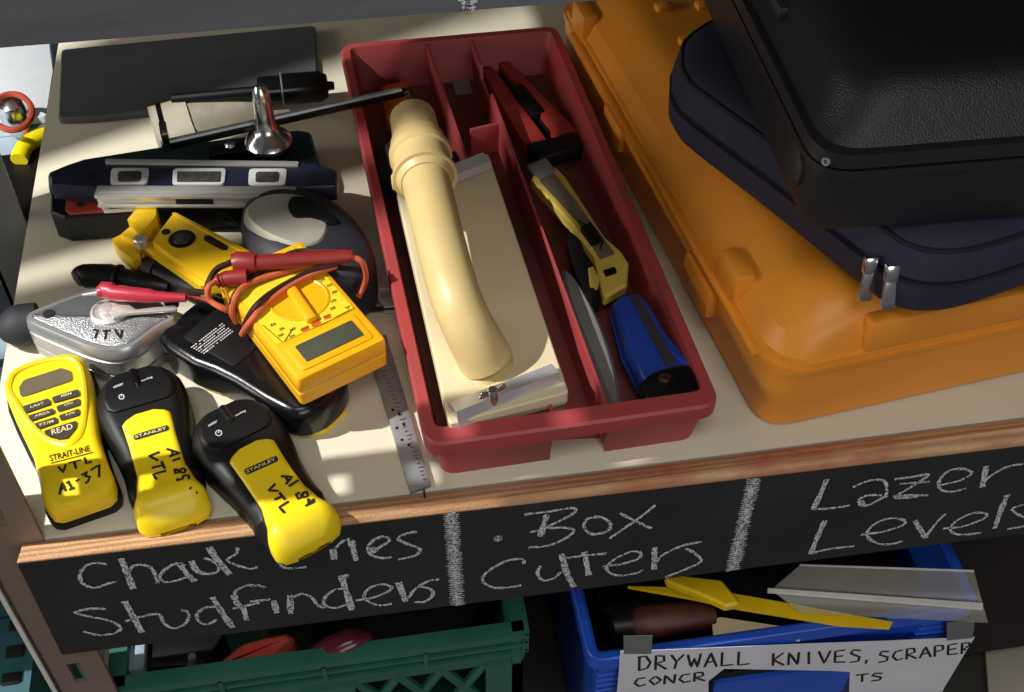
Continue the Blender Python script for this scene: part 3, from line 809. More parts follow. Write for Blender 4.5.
obj('bulb', lathe([(.004, -.03), (.009, -.026), (.014, -.012), (.015, 0), (.012, .010), (.006, .015), (0, .016)], Matrix.Translation(bc), 20), M_chrome, hb)
bm = tube(smooth3([at(19, 160, Z0+.02), at(24, 148, Z0+.022), at(35, 139, Z0+.022), at(52, 132, Z0+.02), at(70, 130, Z0+.02)], 5), .0085, 14)
tag(rebase(obj('hose', bm, M_yhose), at(35, 139, Z0)), 'bright yellow curved hose at the far left beside the shelf', 'hose')
bm = shell(roundpoly(pxpoly([(-30, 158), (20, 152), (45, 142), (36, 190), (30, 285), (-40, 292)], Z0+.014), .006), [(Z0, 0), (Z0+.012, 0), (Z0+.014, .002)])
tag(rebase(obj('tool_tray', bm, M_black), at(0, 220, Z0)), 'flat black tray on the next rack at far left', 'tray')
zt_ = Z0+.05
bm = shell(roundpoly(pxpoly([(-60, 236), (20, 236), (24, 282), (-60, 290)], zt_), .008), [(Z0+.014, .003), (Z0+.018, 0), (zt_-.006, 0), (zt_-.001, .002), (zt_, .006)])
tag(rebase(obj('case', bm, M_blackcase_s), at(0, 262, Z0+.014)), 'small dark grey case at the far left, level with the bands of light', 'case')
bm = tube([at(-4, 208, Z0+.022), at(3, 214, Z0+.022), at(10, 224, Z0+.022)], .003, 8)
tag(rebase(obj('steel_rod', bm, M_steel), at(3, 214, Z0+.014)), 'short steel rod on the black tray at far left', 'rod')
flat('paper_sheet', [(-40, 288), (20, 286), (22, 292), (8, 306), (-40, 312)], Z0+.004, .003, M_cyanpaper, 'pale cyan paper sheet at the far left beside the chalk reel nose', 'paper', .0005)
flat('paper_sheet', [(-40, 362), (12, 358), (10, 364), (-40, 370)], Z0+.003, .002, M_tealcrate, 'narrow dark strip at far left beside the yellow display tool', 'paper', .0003, .001)
# crate further down
zc_ = -.30
tc_ = thing('plastic_crate', 'blue-green perforated crate low at the far left behind the post', 'crate', (-.30, .06, zc_-.2))
q1 = at(-20, 596, zc_); q2 = at(64, 590, zc_)
bm = B()
x0, x1, y1 = -.34, -.086, at(0, 598, zc_).y
ro = rectr(x0, y1-.16, x1, y1, .01)
bm = shell(ro, [(zc_-.2, .01), (zc_, 0), (zc_, .006), (zc_-.19, .016)])
obj('body', bm, M_tealcrate, tc_)
bm = B()
for i in range(5):
    for j in range(7):
        cxx = x1-.022-.03*j; cyy = y1-.018-.026*i
        merge(bm, rbox((cxx, cyy, zc_-.018), (.016, .012, .004), .002))
obj('hole_pattern', bm, M_dark, tc_)
obj('lid', shell(ro, [(zc_-.03, .012), (zc_-.018, .010)]), M_tealcrate, tc_)
lw = obj('shelf_board', rbox((-.42, .2, -.52), (.66, .5, .02), .001), M_whiteboard)
tag(rebase(lw, (-.75, 0, -.53)), 'white lower board of the next rack, bottom left corner', 'shelf')

# ================================================================== ON THE SHELF, RIGHT: the three cases
# orange case
cx_, cy_ = .480, .026
ang = R_(6.6)
ORI = Matrix.Translation((.4685, .0110, 0)) @ Matrix.Rotation(ang, 4, 'Z')
oc = thing('tool_case', 'large orange plastic case at the right with the dark cases stacked on it', 'case', mtx=ORI)
LX, LY, HS, HT = .50, .455, .058, .098
def rr(x0, y0, x1, y1, r, k=8): return roundpoly([(x0, y0), (x1, y0), (x1, y1), (x0, y1)], r, k)
lo = rr(0, 0, LX, LY, .026)
obj('bottom_shell', shell(lo, [(0, .007), (.004, .003), (.012, .002), (HS-.004, .001), (HS-.004, -.0005), (HS, -.0005)]), M_orange, oc, world=False)
# lid: shallow dome; the long left side slopes in
def lidring(z, il, ifr): 
    return [(x, y, z) for x, y in rr(il, ifr, LX-il, LY-il, .03+il*.4)]
bm = B(); rings(bm, [lidring(HS, .0008, .0008), lidring(HS+.004, .0012, .0012), lidring(HS+.005, .004, .004), lidring(HS+.018, .010, .007), lidring(HT-.014, .020, .010),
                     lidring(HT-.006, .028, .015), lidring(HT-.0015, .036, .022), lidring(HT, .046, .032)])
obj('lid', bm, M_orange, oc, world=False, sharp=25)
# seam flange along the hinge side
obj('seam_flange', rbox((-.0015, LY*.47, HS-.001), (.006, LY*.84, .005), .0015), M_orange, oc, world=False)
def loc_case(u, v, z): return ORI.inverted() @ at(u, v, z)
def hinge(y, w_, low=True):
    h = obj('hinge', rbox((.0065, y, HS+.012), (.014, w_, .028), .003), M_orange, oc, world=False)
    if low: obj('hinge_barrel', rbox((-.0015, y+.03, HS-.020), (.011, w_+.016, .026), .004), M_orange, h, world=False)
hinge(loc_case(735, 285, HS).y-.004, .03); hinge(loc_case(584, 34, HS).y, .030, False)
bm = rbox((.0005, loc_case(612, 118, HS-.02).y-.01, HS-.022), (.009, .040, .024), .004); obj('latch', bm, M_orange, oc, world=False)
# handle recess on the front face
hxm = loc_case(852, 320, HS+.015).x
bm = rbox((hxm+.085, .0065, HS+.017), (.17, .012, .028), .004)
obj('handle_panel', bm, M_orange, oc, world=False)
for u, v in ((664, 8), (704, 6), (688, 42)):
    p = loc_case(u, v, HT)
    obj('stacking_foot', rbox((p.x, p.y, HT), (.016, .012, .010), .004), M_orange, oc, world=False)

# navy soft case
zb, zt = HT+.001, .160
out = roundpoly(pxpoly([(664, 118), (676, 60), (790, -10), (1180, 30), (1120, 258), (1010, 296), (905, 322), (866, 290), (770, 222), (676, 158)], .105),
                [.01]*10, 4)
out = pxpoly([(668, 112), (680, 84), (760, 40), (900, -20), (1180, 60), (1110, 252), (1024, 287), (965, 307), (925, 312), (893, 306), (866, 290), (770, 212), (690, 150), (673, 132)], .105)
out = ccw(smooth(out, 4))
nc = thing('soft_case', 'navy soft zipped case lying on the orange case', 'case', (.56, .15, zb))
obj('body', shell(out, [(zb, .010), (zb+.003, .004), (zb+.010, 0), (zb+.026, -.001), (zb+.0262, .0015)]), M_navy, nc)
obj('zip_tape', shell(out, [(zb+.0255, .0025), (zb+.031, .0025)]), M_navy_dark, nc)
obj('top_panel', shell(out, [(zb+.0305, .0015), (zb+.031, .0), (zb+.046, .003), (zb+.050, .005), (zb+.054, .0095), (zb+.056, .016), (zb+.057, .03)]), M_navy, nc)
zt = zb+.057
# piping round the top panel
pp = inset(out, .0052)
obj('piping', tube([(x, y, zb+.0505) for x, y in pp]+[(pp[0][0], pp[0][1], zb+.0505)], .0016, 6), M_navy_dark, nc)
for (u, v), (u2, v2), nm in (((868, 262), (862, 298), 'a'), ((889, 270), (884, 307), 'b')):
    bm = B(); zz = zb+.030
    p = aty(u, v, at(u, v, zz).y-.000); p = at(u, v, zz); q = at(u2, v2, zz-.024)
    d = (q-p)
    side = d.cross(Vector((0, -1, .6))).normalized()
    nrm = side.cross(d).normalized()
    if nrm.y > 0: nrm = -nrm
    M = Matrix.Identity(4); dn = d.normalized()
    for i in range(3): M[i][0] = side[i]; M[i][1] = dn[i]; M[i][2] = nrm[i]; M[i][3] = p[i]+nrm[i]*.0035
    Ld = d.length
    o_ = obj('zip_slider', rbox((0, 0, 0), (.009, .012, .006), .002, M, 2), M_chrome, nc)
    bm = prism(roundpoly([(-.0035, .004), (.0035, .004), (.0045, Ld*.8), (.004, Ld), (-.004, Ld), (-.0045, Ld*.8)], .0018), -.0008, .0012, .0004)
    bm.transform(M); obj('zip_pull', bm, M_chrome, nc)

# black hard case on top
zb = zt+.0005
fl = at(801, 229, zb); 
bang = R_(-1.5)
BM = Matrix.Translation((fl.x-.004, fl.y-.012, zb)) @ Matrix.Rotation(bang, 4, 'Z')
bc_ = thing('hard_case', 'black pebbled plastic case on top of the stack at right', 'case', mtx=BM)
lo = rr(0, 0, .36, .30, .024)
HB = .051
obj('bottom_shell', shell(lo, [(0, .012), (.004, .005), (.012, .003), (HB-.006, .001), (HB-.005, -.0015), (HB, -.0015), (HB, .002)]), M_blackcase, bc_, world=False)
obj('seam', shell(lo, [(HB-.001, .002), (HB+.004, .002)]), M_dark, bc_, world=False)
bm = B(); rings(bm, [[(x, y, z) for x, y in rr(d, d, .36-d, .30-d, .024+r)] for z, d, r in ((HB+.002, .002, 0), (HB+.002, -.0015, 0), (HB+.011, -.0012, 0), (HB+.0115, .004, 0), (HB+.018, .009, .004), (HB+.032, .014, .008), (HB+.040, .019, .010), (HB+.046, .027, .010), (HB+.049, .038, .008), (HB+.050, .052, .004))])
obj('lid', bm, M_blackcase, bc_, world=False)
# hinge wing on the left side
iv = BM.inverted()
bm = rbox((.012, .14, HB+.026), (.010, .05, .010), .003); obj('latch', bm, M_blackcase_s, bc_, world=False)
bm = lathe([(.0, -.001), (.014, -.001), (.014, .001), (.012, .002), (0, .002)], axis((.001, .036, HB-.020), (-1, 0, 0)), 20); obj('boss', bm, M_blackcase_s, bc_, world=False)
bm = lathe([(.0024, 0), (.0024, .002), (.0012, .002), (.0012, .0005), (0, .0005)], axis((.0055, .0045, HB+.0045), (-.7, -.7, .2)), 12); obj('hinge_pin', bm, M_steel, bc_, world=False)

# ================================================================== RED TRAY AND ITS CONTENTS
ZT = .042
outer = [at(426, 446, ZT), at(722, 404, ZT), at(557, 25, ZT), at(339, 44, ZT)]
outer = [tuple(p[:2]) for p in outer]
tr = thing('tool_tray', 'long red plastic tool tray with three lengthwise compartments', 'tray', (outer[0][0], outer[0][1], 0))
r_out = roundpoly(outer, .013, 6)
# inner cavity: thicker at the front
iF, iS = .013, .0075
def quad_inset(p, f, rgt, bk, lf):
    # p: FL FR BR BL
    def line(a, b, d):
        a, b = Vector(a), Vector(b); t = (b-a).normalized(); n = Vector((-t.y, t.x)); return a+n*d, t
    L4 = [line(p[0], p[1], f), line(p[1], p[2], rgt), line(p[2], p[3], bk), line(p[3], p[0], lf)]
    out = []
    for i in range(4):
        (a, t), (c, s) = L4[i-1], L4[i]
        k = ((c-a).x*s.y-(c-a).y*s.x)/(t.x*s.y-t.y*s.x); q = a+t*k; out.append((q.x, q.y))
    return out
cav = quad_inset(outer, iF, iS, iS, iS); cavb = quad_inset(outer, iF+.003, iS+.006, iS+.009, iS+.006)
bodyo = quad_inset(outer, .004, .004, .004, .004)
bodyb = quad_inset(outer, .008, .010, .010, .010)
K = 6
def rp(q, r): return roundpoly(q, r, K)
bm = B()
def z3(q, z): return [(x, y, z) for x, y in q]
rings(bm, [z3(rp(bodyb, .010), 0), z3(rp(bodyo, .011), ZT-.012), z3(r_out, ZT-.012), z3(r_out, ZT-.002), z3(inset(r_out, .0015), ZT), z3(rp(cav, .007), ZT), z3(rp(cavb, .007), .004)])
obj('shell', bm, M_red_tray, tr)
# the gap between the two feet at the front
pa, pb = at(549, 440, .010), at(604, 437, .010)
e = (pb-pa).normalized(); n_ = Vector((-e.y, e.x, 0))
tray_shell = [o for o in tr.children][0]
pa.z = pb.z = 0
qa, qb = pa-n_*.03, pb-n_*.03
off_ = n_*.0075
cut(tray_shell, hexa([qa+Vector((0, 0, -.01)), qb+Vector((0, 0, -.01)), pb+off_+Vector((0, 0, -.01)), pa+off_+Vector((0, 0, -.01))], [qa+Vector((0, 0, .0275)), qb+Vector((0, 0, .0275)), pb+off_+Vector((0, 0, .0275)), pa+off_+Vector((0, 0, .0275))]))
def divider(px_b, px_f, mt, th=.0022, notch=None, z0=.004):
    a = at(px_b[0], px_b[1], ZT-.003); b = at(px_f[0], px_f[1], ZT-.003)
    t = (b-a); L_ = t.length; t.normalize(); n = Vector((-t.y, t.x, 0))
    prof = [(0, z0), (0, ZT-.002)]
    if notch:
        prof += [(notch[0]*L_, ZT-.002), (notch[0]*L_+.004, ZT-.014), (notch[1]*L_-.004, ZT-.014), (notch[1]*L_, ZT-.002)]
    prof += [(L_, ZT-.002), (L_, z0)]
    bm = B(); rings(bm, [[a*1+t*x+n*s+Vector((0, 0, z-a.z)) for x, z in prof] for s in (-th/2, th/2)])
    return obj('divider', bm, mt, tr)
divider((427, 43), (552, 412), M_red_tray)
divider((471, 38), (606, 406), M_red_tray, notch=(.10, .20))
# low cross rib in the middle compartment
a, b = at(470, 128, .034), at(505, 120, .034)
bm = rbox((0, 0, 0), ((b-a).length, .003, .028), .0008); bm.transform(framez(((a+b)/2-Vector((0, 0, .015))), b-a)); obj('cross_rib', bm, M_red_tray, tr)

# grey patch of paper in the middle compartment
bm = prism(roundpoly(pxpoly([(447, 62), (465, 58), (472, 92), (456, 94)], .006), .001), .0045, .0055)
tag(rebase(obj('paper_scrap', bm, M_dust), at(458, 75, .0045)), 'small grey paper scrap in the middle compartment of the red tray', 'paper')
# orange tool end
ot = thing('hand_tool', 'orange plastic piece in the left rear of the red tray', 'tool', at(396, 100, .006))
bm = shell(roundpoly(pxpoly([(381, 84), (407, 79), (413, 112), (386, 118)], .022), .003), [(.0055, .002), (.008, 0), (.019, 0), (.022, .003)]); obj('body', bm, M_orangetool, ot)
bm = tube([at(389, 92, .023), at(392, 112, .023)], .003, 8); obj('ridge', bm, M_orangetool, ot)
# dark rubber disc under the sander
dc = at(409, 160, .028)
bm = lathe([(.0, 0), (.030, 0), (.0325, .003), (.0325, .012), (.029, .0155), (.02, .0155), (.018, .012), (0, .012)], Matrix.Translation((dc.x+.004, dc.y, .0135)), 40)
tag(rebase(obj('rubber_disc', bm, M_rubber), (dc.x+.004, dc.y, .0135)), 'dark rubber disc under the cream sander in the red tray', 'disc')

# cream hand sander with tubular handle
Zp = .047
sd = thing('hand_sander', 'cream plastic dust-extraction hand sander with tubular handle in the red tray', 'sander', at(500, 300, .0215))
pl = [at(397, 193, Zp), at(488, 152, Zp), at(569, 392, Zp), at(449, 424, Zp)]
plate = roundpoly([tuple(p[:2]) for p in pl], .003, 3)
obj('base_plate', shell(plate, [(Zp-.012, .001), (Zp-.011, 0), (Zp-.001, 0), (Zp, .001)]), M_cream2, sd)
obj('sanding_pad', shell(plate, [(Zp-.0245, .002), (Zp-.012, .0015)]), M_foam, sd)
Pt = [(413, 118, .097), (417, 140, .099), (428, 190, .098), (441, 245, .094), (455, 295, .086), (466, 322, .076), (476, 342, .064), (486, 360, .050)]
obj('handle_tube', tube([at(*p) for p in Pt[1:]], [.0168, .0166, .0164, .0162, .0160, .0160, .0166, .0172, .0178], 28, k=6), M_cream, sd)
# flared foot of the handle
el = ccw(smooth(pxpoly([(458, 330), (472, 318), (492, 326), (507, 345), (512, 364), (502, 378), (484, 384), (468, 374), (458, 354)], Zp), 4))
obj('handle_foot', shell(el, [(Zp-.001, -.002), (Zp+.001, .0), (Zp+.004, .004), (Zp+.009, .009), (Zp+.013, .016)]), M_cream, sd, sharp=80)
d0 = (at(413, 118, .097)-at(424, 170, .0985)).normalized()
e0 = at(424, 172, .0985)
AX = axis(e0, d0); Lp = (at(414, 118, .097)-e0).length
pr = [(.0172, -.012), (.0200, -.008), (.0222, -.0075), (.0222, -.0035), (.0204, -.003), (.0200, Lp*.22), (.0218, Lp*.24), (.0218, Lp*.34), (.0198, Lp*.36), (.0194, Lp*.52), (.0172, Lp*.56), (.0164, Lp), (.0148, Lp), (.0148, Lp-.02), (0, Lp-.02)]
obj('hose_port', lathe(pr, AX, 32), M_cream, sd)
for uv in ((445, 148), (396, 182)):
    c = at(uv[0], uv[1], .100 if uv[0] > 420 else .094)
    bm = rbox((0, 0, 0), (.006, .008, .010), .0015); M = AX.copy(); M.translation = c; bm.transform(M); obj('lug', bm, M_cream, sd)
# metal paper clamps at both ends, with wing nut
def clamp(pa, pb, fwd, z, nm, nut=None):
    a, b = at(pa[0], pa[1], z), at(pb[0], pb[1], z); x = (b-a); L_ = x.length; M = framez((a+b)/2, x)
    s = fwd
    prof = [(-.0042*s, .0005), (-.002*s, .006), (.008*s, .0078), (.0125*s, -.009), (.0114*s, -.009), (.0074*s, .0064), (-.0016*s, .0048), (-.0034*s, .0005)]
    bm = B(); rings(bm, [[(xx, y, zz) for y, zz in prof] for xx in (-L_/2, -L_/2+.001, L_/2-.001, L_/2)]); bm.transform(M)
    o = obj('paper_clamp', bm, M_clamp, sd, label='bright metal paper clamp', sharp=20)
    if nut:
        n_ = at(nut[0], nut[1], z+.010)
        obj('wing_nut', lathe([(.0, -.008), (.004, -.008), (.004, .001), (.0028, .0035), (0, .0035)], Matrix.Translation(n_), 14), M_chrome, o)
        for sg in (-1, 1):
            bm = rbox((0, 0, 0), (.007, .0022, .0055), .001); bm.transform(framez(n_, x) @ Matrix.Translation((sg*.0060, 0, .001)) @ Matrix.Rotation(sg*R_(-20), 4, 'Y')); obj('nut_wing', bm, M_chrome, o)
clamp((451, 411), (553, 372), -1, Zp, 'f', (493, 393))
clamp((404, 200), (489, 166), 1, Zp, 'b')

# red folding box cutter
rc = thing('box_cutter', 'dusty red folding utility knife at the back of the red tray', 'knife', at(530, 100, .005))
def barpx(p, q, w0, w1, z, th, bev=.0015):
    a, b = at(p[0], p[1], z), at(q[0], q[1], z); M = framez(a, b-a); L_ = (b-a).length
    bm = prism(roundpoly([(0, -w0/2), (L_, -w1/2), (L_, w1/2), (0, w0/2)], min(w0, w1)*.25, 3), -th, 0, bev)
    M[2][3] = z; bm.transform(M); return bm
obj('handle', barpx((487, 68), (536, 142), .011, .020, .018, .013), M_redcut, rc)
obj('handle', barpx((504, 62), (568, 132), .010, .017, .019, .013), M_redcut, rc)
obj('blade_slot', barpx((500, 72), (556, 130), .010, .012, .013, .008), M_black, rc)
obj('grip', barpx((516, 84), (538, 112), .012, .014, .021, .008), M_black, rc)
c = at(552, 146, .022); 
obj('butt', barpx((531, 150), (580, 138), .022, .020, .021, .016, .003), M_black, rc)

# yellow snap-off knife
yk = thing('snap_off_knife', 'yellow snap-off utility knife with grey slide in the red tray', 'knife', at(580, 220, .005))
za = .030; zr = .034
bd = [(531, 178), (536, 170), (556, 166), (566, 176), (605, 236), (622, 251), (629, 262), (627, 284), (604, 297), (594, 255), (570, 222), (541, 190)]
bm = shell(roundpoly(pxpoly(bd, zr), .002, 3), [(zr-.011, .002), (zr-.009, 0), (zr-.002, 0), (zr, .0015)])
obj('body', bm, M_yellowd, yk)
sl = [(541, 180), (557, 172), (619, 252), (598, 262), (580, 222)]
obj('slide_channel', shell(roundpoly(pxpoly([(540, 181), (554, 172), (615, 253), (600, 259), (578, 222)], zr+.001), .001, 2), [(zr-.006, 0), (zr+.0006, 0)]), M_slide, yk)
strokes('brand_mark', yk, bvh([o for o in yk.children if o.name.startswith('slide')][0]), [[(578, 221), (588, 226), (580, 231)], [(583, 231), (594, 230), (590, 238)], [(590, 240), (600, 236)], [(594, 246), (603, 240), (600, 250)]], .0016, M_ink, sm=False)
obj('blade', shell(pxpoly([(527, 165), (546, 158), (556, 171), (540, 180)], zr+.001), [(zr-.002, 0), (zr+.001, 0)]), M_greyb, yk)
obj('thumb_slider', shell(roundpoly(pxpoly([(580, 226), (591, 221), (603, 238), (592, 243)], zr+.004), .001), [(zr, 0), (zr+.004, .0006)]), M_black, yk)
obj('lock_hole', shell(roundpoly(pxpoly([(603, 270), (615, 266), (617, 272), (606, 276)], zr+.0012), .001), [(zr-.002, 0), (zr+.0008, 0)]), M_black, yk)
obj('rubber_grip', shell(roundpoly(pxpoly([(566, 226), (582, 240), (596, 290), (602, 298), (590, 298), (573, 262)], zr-.004), .003), [(zr-.018, 0), (zr-.004, .001)]), M_black, yk)
obj('grip_inlay', shell(roundpoly(pxpoly([(588, 268), (593, 266), (600, 280), (598, 286), (590, 286)], zr-.0022), .001), [(zr-.006, 0), (zr-.0024, 0)]), M_yellowd, yk)

# blue utility knife
bk = thing('utility_knife', 'blue utility knife with black end cap at the front of the red tray', 'knife', at(650, 340, .005))
zk = .036
bm = shell(roundpoly(pxpoly([(612, 300), (620, 292), (641, 290), (652, 302), (668, 330), (690, 356), (700, 372), (668, 384), (644, 384), (624, 344)], zk), .003, 3),
           [(zk-.022, .004), (zk-.017, .0), (zk-.006, 0), (zk-.001, .003), (zk, .006)])
obj('body', bm, M_bluek, bk)
obj('blade_channel', shell(roundpoly(pxpoly([(630, 296), (639, 295), (676, 362), (666, 366)], zk+.0012), .001), [(zk-.004, 0), (zk+.0008, 0)]), M_rubber, bk)
bm = shell(ccw(smooth(pxpoly([(640, 382), (649, 369), (680, 360), (703, 364), (712, 377), (704, 392), (674, 400), (646, 398)], zk+.003), 4)), [(zk-.020, .004), (zk-.014, 0), (zk-.004, 0), (zk+.001, .003), (zk+.003, .008)])
obj('end_cap', bm, M_blackg, bk)
obj('ridge', barpx((668, 348), (690, 364), .004, .004, zk+.001, .004, .001), M_bluek, bk)
obj('slider', lathe([(.004, 0), (.004, .0035), (.003, .0045), (0, .0045)], Matrix.Translation(at(664, 381, zk+.002)), 14), M_leadblk, bk)

# grey blade holder
zg = .026
bm = shell(ccw(smooth(pxpoly([(562, 272), (568, 269), (581, 284), (599, 318), (613, 358), (621, 396), (617, 404), (609, 402), (589, 352), (571, 308)], zg), 3)), [(zg-.016, .002), (zg-.013, 0), (zg-.003, 0), (zg, .0025)])
tag(rebase(obj('file', bm, M_greyb), at(590, 340, zg-.016)), 'slim grey pointed blade beside the blue knife in the red tray', 'blade')

# ================================================================== ON THE SHELF, LEFT: the back row
zs = .007
bm = shell(roundpoly(pxpoly([(58, 118), (61, 49), (315, 25), (318, 92), (90, 117)], zs), .004, 4), [(0, .002), (.001, 0), (zs-.0015, 0), (zs, .0012)])
tag(rebase(obj('grey_slab', bm, M_slab), at(190, 75, 0)), 'flat dark grey rectangular slab at the back left of the shelf', 'slab')

# cloudy packet with a yellowed label
pk = thing('plastic_packet', 'cloudy plastic packet with a yellowed label in front of the grey slab', 'packet', at(200, 120, .002))
g = [[at(159, 149, .004), at(215, 136, .004), at(262, 122, .0045), at(312, 107, .005)], [at(153, 130, .010), at(208, 119, .013), at(260, 108, .012), at(311, 97, .014)],
     [at(147, 107, .0185), at(188, 96, .021), at(256, 87, .020), at(306, 80, .0195)]]
obj('sleeve', gridsheet(g, .0022), M_packet, pk)
g = [[at(161, 144, .0075), at(196, 134, .0095)], [at(155, 126, .0125), at(190, 118, .0150)], [at(149, 107, .0195), at(184, 98, .0215)]]
obj('label_strip', gridsheet(g, .001), M_packlabel, pk, label='yellowed paper strip')
# black chuck-ended driver lying on the slab
ch = thing('chuck_handle', 'black cylindrical chuck tool lying on the grey slab', 'tool', at(290, 92, zs))
a, b = at(258, 91, zs+.018), at(327, 86, zs+.0145); dr = (b-a).normalized(); Lc = (b-a).length
obj('chuck', lathe([(.0, 0), (.0105, 0), (.012, .002), (.012, .018), (.0138, .0185), (.0138, .020), (.0132, .0205), (.0132, Lc-.006), (.010, Lc), (.004, Lc+.001), (.0035, Lc+.006), (0, Lc+.006)], axis(a, dr), 28), M_blackg, ch)
obj('shaft', tube([at(172, 99, zs+.014), a+dr*.002], .0045, 12), M_black, ch)
obj('ring', lathe([(.0134, 0), (.0140, .0005), (.0140, .0015), (.0134, .002)], axis(a+dr*(Lc*.32), dr), 28), M_steel, ch)

# teal level lying flat behind
zl2 = .021
lv2 = thing('torpedo_level', 'dark teal level lying behind, partly under the one with three vials', 'level', at(180, 160, 0))
bm = shell(roundpoly(pxpoly([(48, 188), (47, 172), (66, 164), (84, 158), (160, 146), (298, 129), (311, 131), (322, 172), (320, 184)], zl2), .003, 3), [(0, .002), (.002, 0), (zl2-.003, 0), (zl2, .002)])
obj('body', bm, M_teal, lv2)
# red and black level under the front
lv3 = thing('torpedo_level', 'black level with a red end plate, beneath the other two levels', 'level', at(140, 215, 0))
zl3 = .026
bm = shell(roundpoly(pxpoly([(50, 212), (50, 190), (130, 190), (246, 192), (252, 201), (150, 209), (64, 217)], zl3), .003, 3), [(0, .002), (.002, 0), (zl3-.002, 0), (zl3, .0015)])
obj('body', bm, M_black, lv3)
bm = prism(roundpoly(pxpoly([(66, 199), (98, 199), (142, 200), (143, 207), (69, 213), (65, 209)], zl3+.002), .0015), zl3-.001, zl3+.002, .0006)
obj('end_plate', bm, M_redcut, lv3, label='red end plate')
obj('hanging_hole', lathe([(0, 0), (.0028, 0), (.0028, .0006), (0, .0006)], Matrix.Translation(at(80, 205, zl3+.0021)), 14), M_dark, lv3)
bm = prism(roundpoly(pxpoly([(97, 202), (140, 203), (137, 208), (104, 210)], zl3+.0035), .001), zl3, zl3+.0035, .0004)
obj('vial_frame', bm, M_vialwhite, lv3)
obj('vial', prism(roundpoly(pxpoly([(106, 204), (130, 204), (127, 207), (109, 208)], zl3+.0045), .001), zl3, zl3+.0045), M_vial, lv3)

# navy level with three vials on top
zv = .043; zvb = .0285
lv = thing('torpedo_level', 'navy level with aluminium rails and three white-framed vials', 'level', at(200, 180, zvb))
bo = [(50, 185), (50, 176), (62, 166), (104, 159.5), (300, 161), (322, 165), (337, 170), (336, 186), (296, 188), (100, 188)]
bm = shell(roundpoly(pxpoly(bo, zv), .002, 3), [(zvb, .001), (zvb+.001, 0), (zv-.002, 0), (zv, .0012)])
obj('body', bm, M_navy_alu, lv)
def pbox(px, z, th, bev=.0004, rr_=.001): return prism(roundpoly(pxpoly(px, z), rr_, 3), z-th, z, bev)
obj('rail', pbox([(105, 158.5), (299, 161), (298, 165), (105, 162.5)], zv+.002, .006), M_alu, lv)
# front rail: a channel whose bright face looks forward
a, b = at(97, 188.5, zv+.001), at(296, 189.5, zv+.001)
M = framez(a, b-a); L_ = (b-a).length
bm = rbox((L_/2, -.002, -.0052), (L_, .009, .0128), .0007); merge(bm, rbox((L_/2, -.0075, -.0005), (L_, .004, .003), .0006)); merge(bm, rbox((L_/2, -.0072, -.0100), (L_, .003, .0026), .0006))
bm.transform(M); obj('rail', bm, M_alu, lv)
bm = rbox((L_*.49, -.0062, -.006), (.028, .002, .006), .0005); bm.transform(M); obj('rail_window', bm, M_dark, lv)
for i, (x0, x1) in enumerate(((110, 149), (172, 226), (248, 287))):
    dy = .3*i
    o = obj('vial_frame', pbox([(x0+1, 167.5+dy), (x1, 167.5+dy), (x1-2, 183.5+dy), (x0, 183.5+dy)], zv+.0018, .006, .0005, .0035), M_vialwhite, lv, label='white vial frame')
    w_ = .30 if i != 1 else .14
    d = (x1-x0)*w_/1.6
    obj('vial', pbox([(x0+d, 170.5+dy), (x1-d, 170.5+dy), (x1-d-1, 181+dy), (x0+d, 181+dy)], zv+.0026, .006, .0008, .003 if i != 1 else .0015), M_vial, o)
for u in (91, 310):
    obj('hanging_hole', lathe([(0, 0), (.003, 0), (.003, .0005), (0, .0005)], Matrix.Translation(at(u, 176, zv+.0001)), 16), M_dark, lv)

# circle cutter: long bar with a bent tip, chrome stem and end bracket
cc = thing('circle_cutter', 'circle cutter with a long steel bar and upright chrome stem', 'cutter', at(272, 145, .0215))
b0, b1 = at(162, 147, .033), at(404, 92, .0475)
d = (b1-b0); M = axis(b0, d); 
bm = rbox((0, 0, d.length/2), (.0035, .0085, d.length), .0008)
mm_ = framez(b0, d)
dirn = d.normalized(); side = Vector((0, 0, 1)).cross(dirn).normalized(); upv = dirn.cross(side)
M = Matrix.Identity(4)
for i in range(3): M[i][0] = side[i]; M[i][1] = upv[i]; M[i][2] = dirn[i]; M[i][3] = b0[i]
bm = rbox((0, 0, d.length*.5), (.006, .006, d.length), .001, M); obj('bar', bm, M_darkmetal, cc)
obj('bar_rail', tube([b0+Vector((0, 0, .0036)), b0+d*.99+Vector((0, 0, .0030))], .0024, 8), M_steel, cc)
tip = b1+dirn*.004
obj('bent_tip', tube([b1, tip, tip+Vector((.001, -.004, -.004)), tip+Vector((.002, -.006, -.014))], .003, 10), M_darkmetal, cc)
bp = at(166, 140, .036)
obj('end_bracket', rbox((0, 0, 0), (.006, .018, .018), .0012, framez(bp+Vector((0, 0, .003)), d)), M_chrome, cc)
obj('end_bracket', rbox((0, 0, 0), (.004, .006, .026), .001, framez(at(161, 118, .045), d)), M_darkmetal, cc)
sb_ = at(270, 150, .024)
H_ = .078
obj('stem', lathe([(.0, .0), (.018, 0), (.019, .003), (.0165, .008), (.011, .012), (.0088, .017), (.0078, .025), (.0072, .040), (.0060, .049), (.0035, .053), (0, .054)], Matrix.Translation((sb_.x, sb_.y, .0295)) @ Matrix.Rotation(R_(-4), 4, 'X'), 28), M_chrome, cc)
bm = lathe([(.0, -.0), (.0165, 0), (.0175, .003), (.0175, .008), (0, .008)], Matrix.Translation((sb_.x, sb_.y, .0215)), 6); obj('hex_collar', bm, M_darkmetal, cc)
obj('clamp_screw', lathe([(0, 0), (.005, 0), (.005, .004), (.003, .007), (0, .007)], Matrix.Translation(at(231, 150, .0265)), 12), M_chrome, cc)
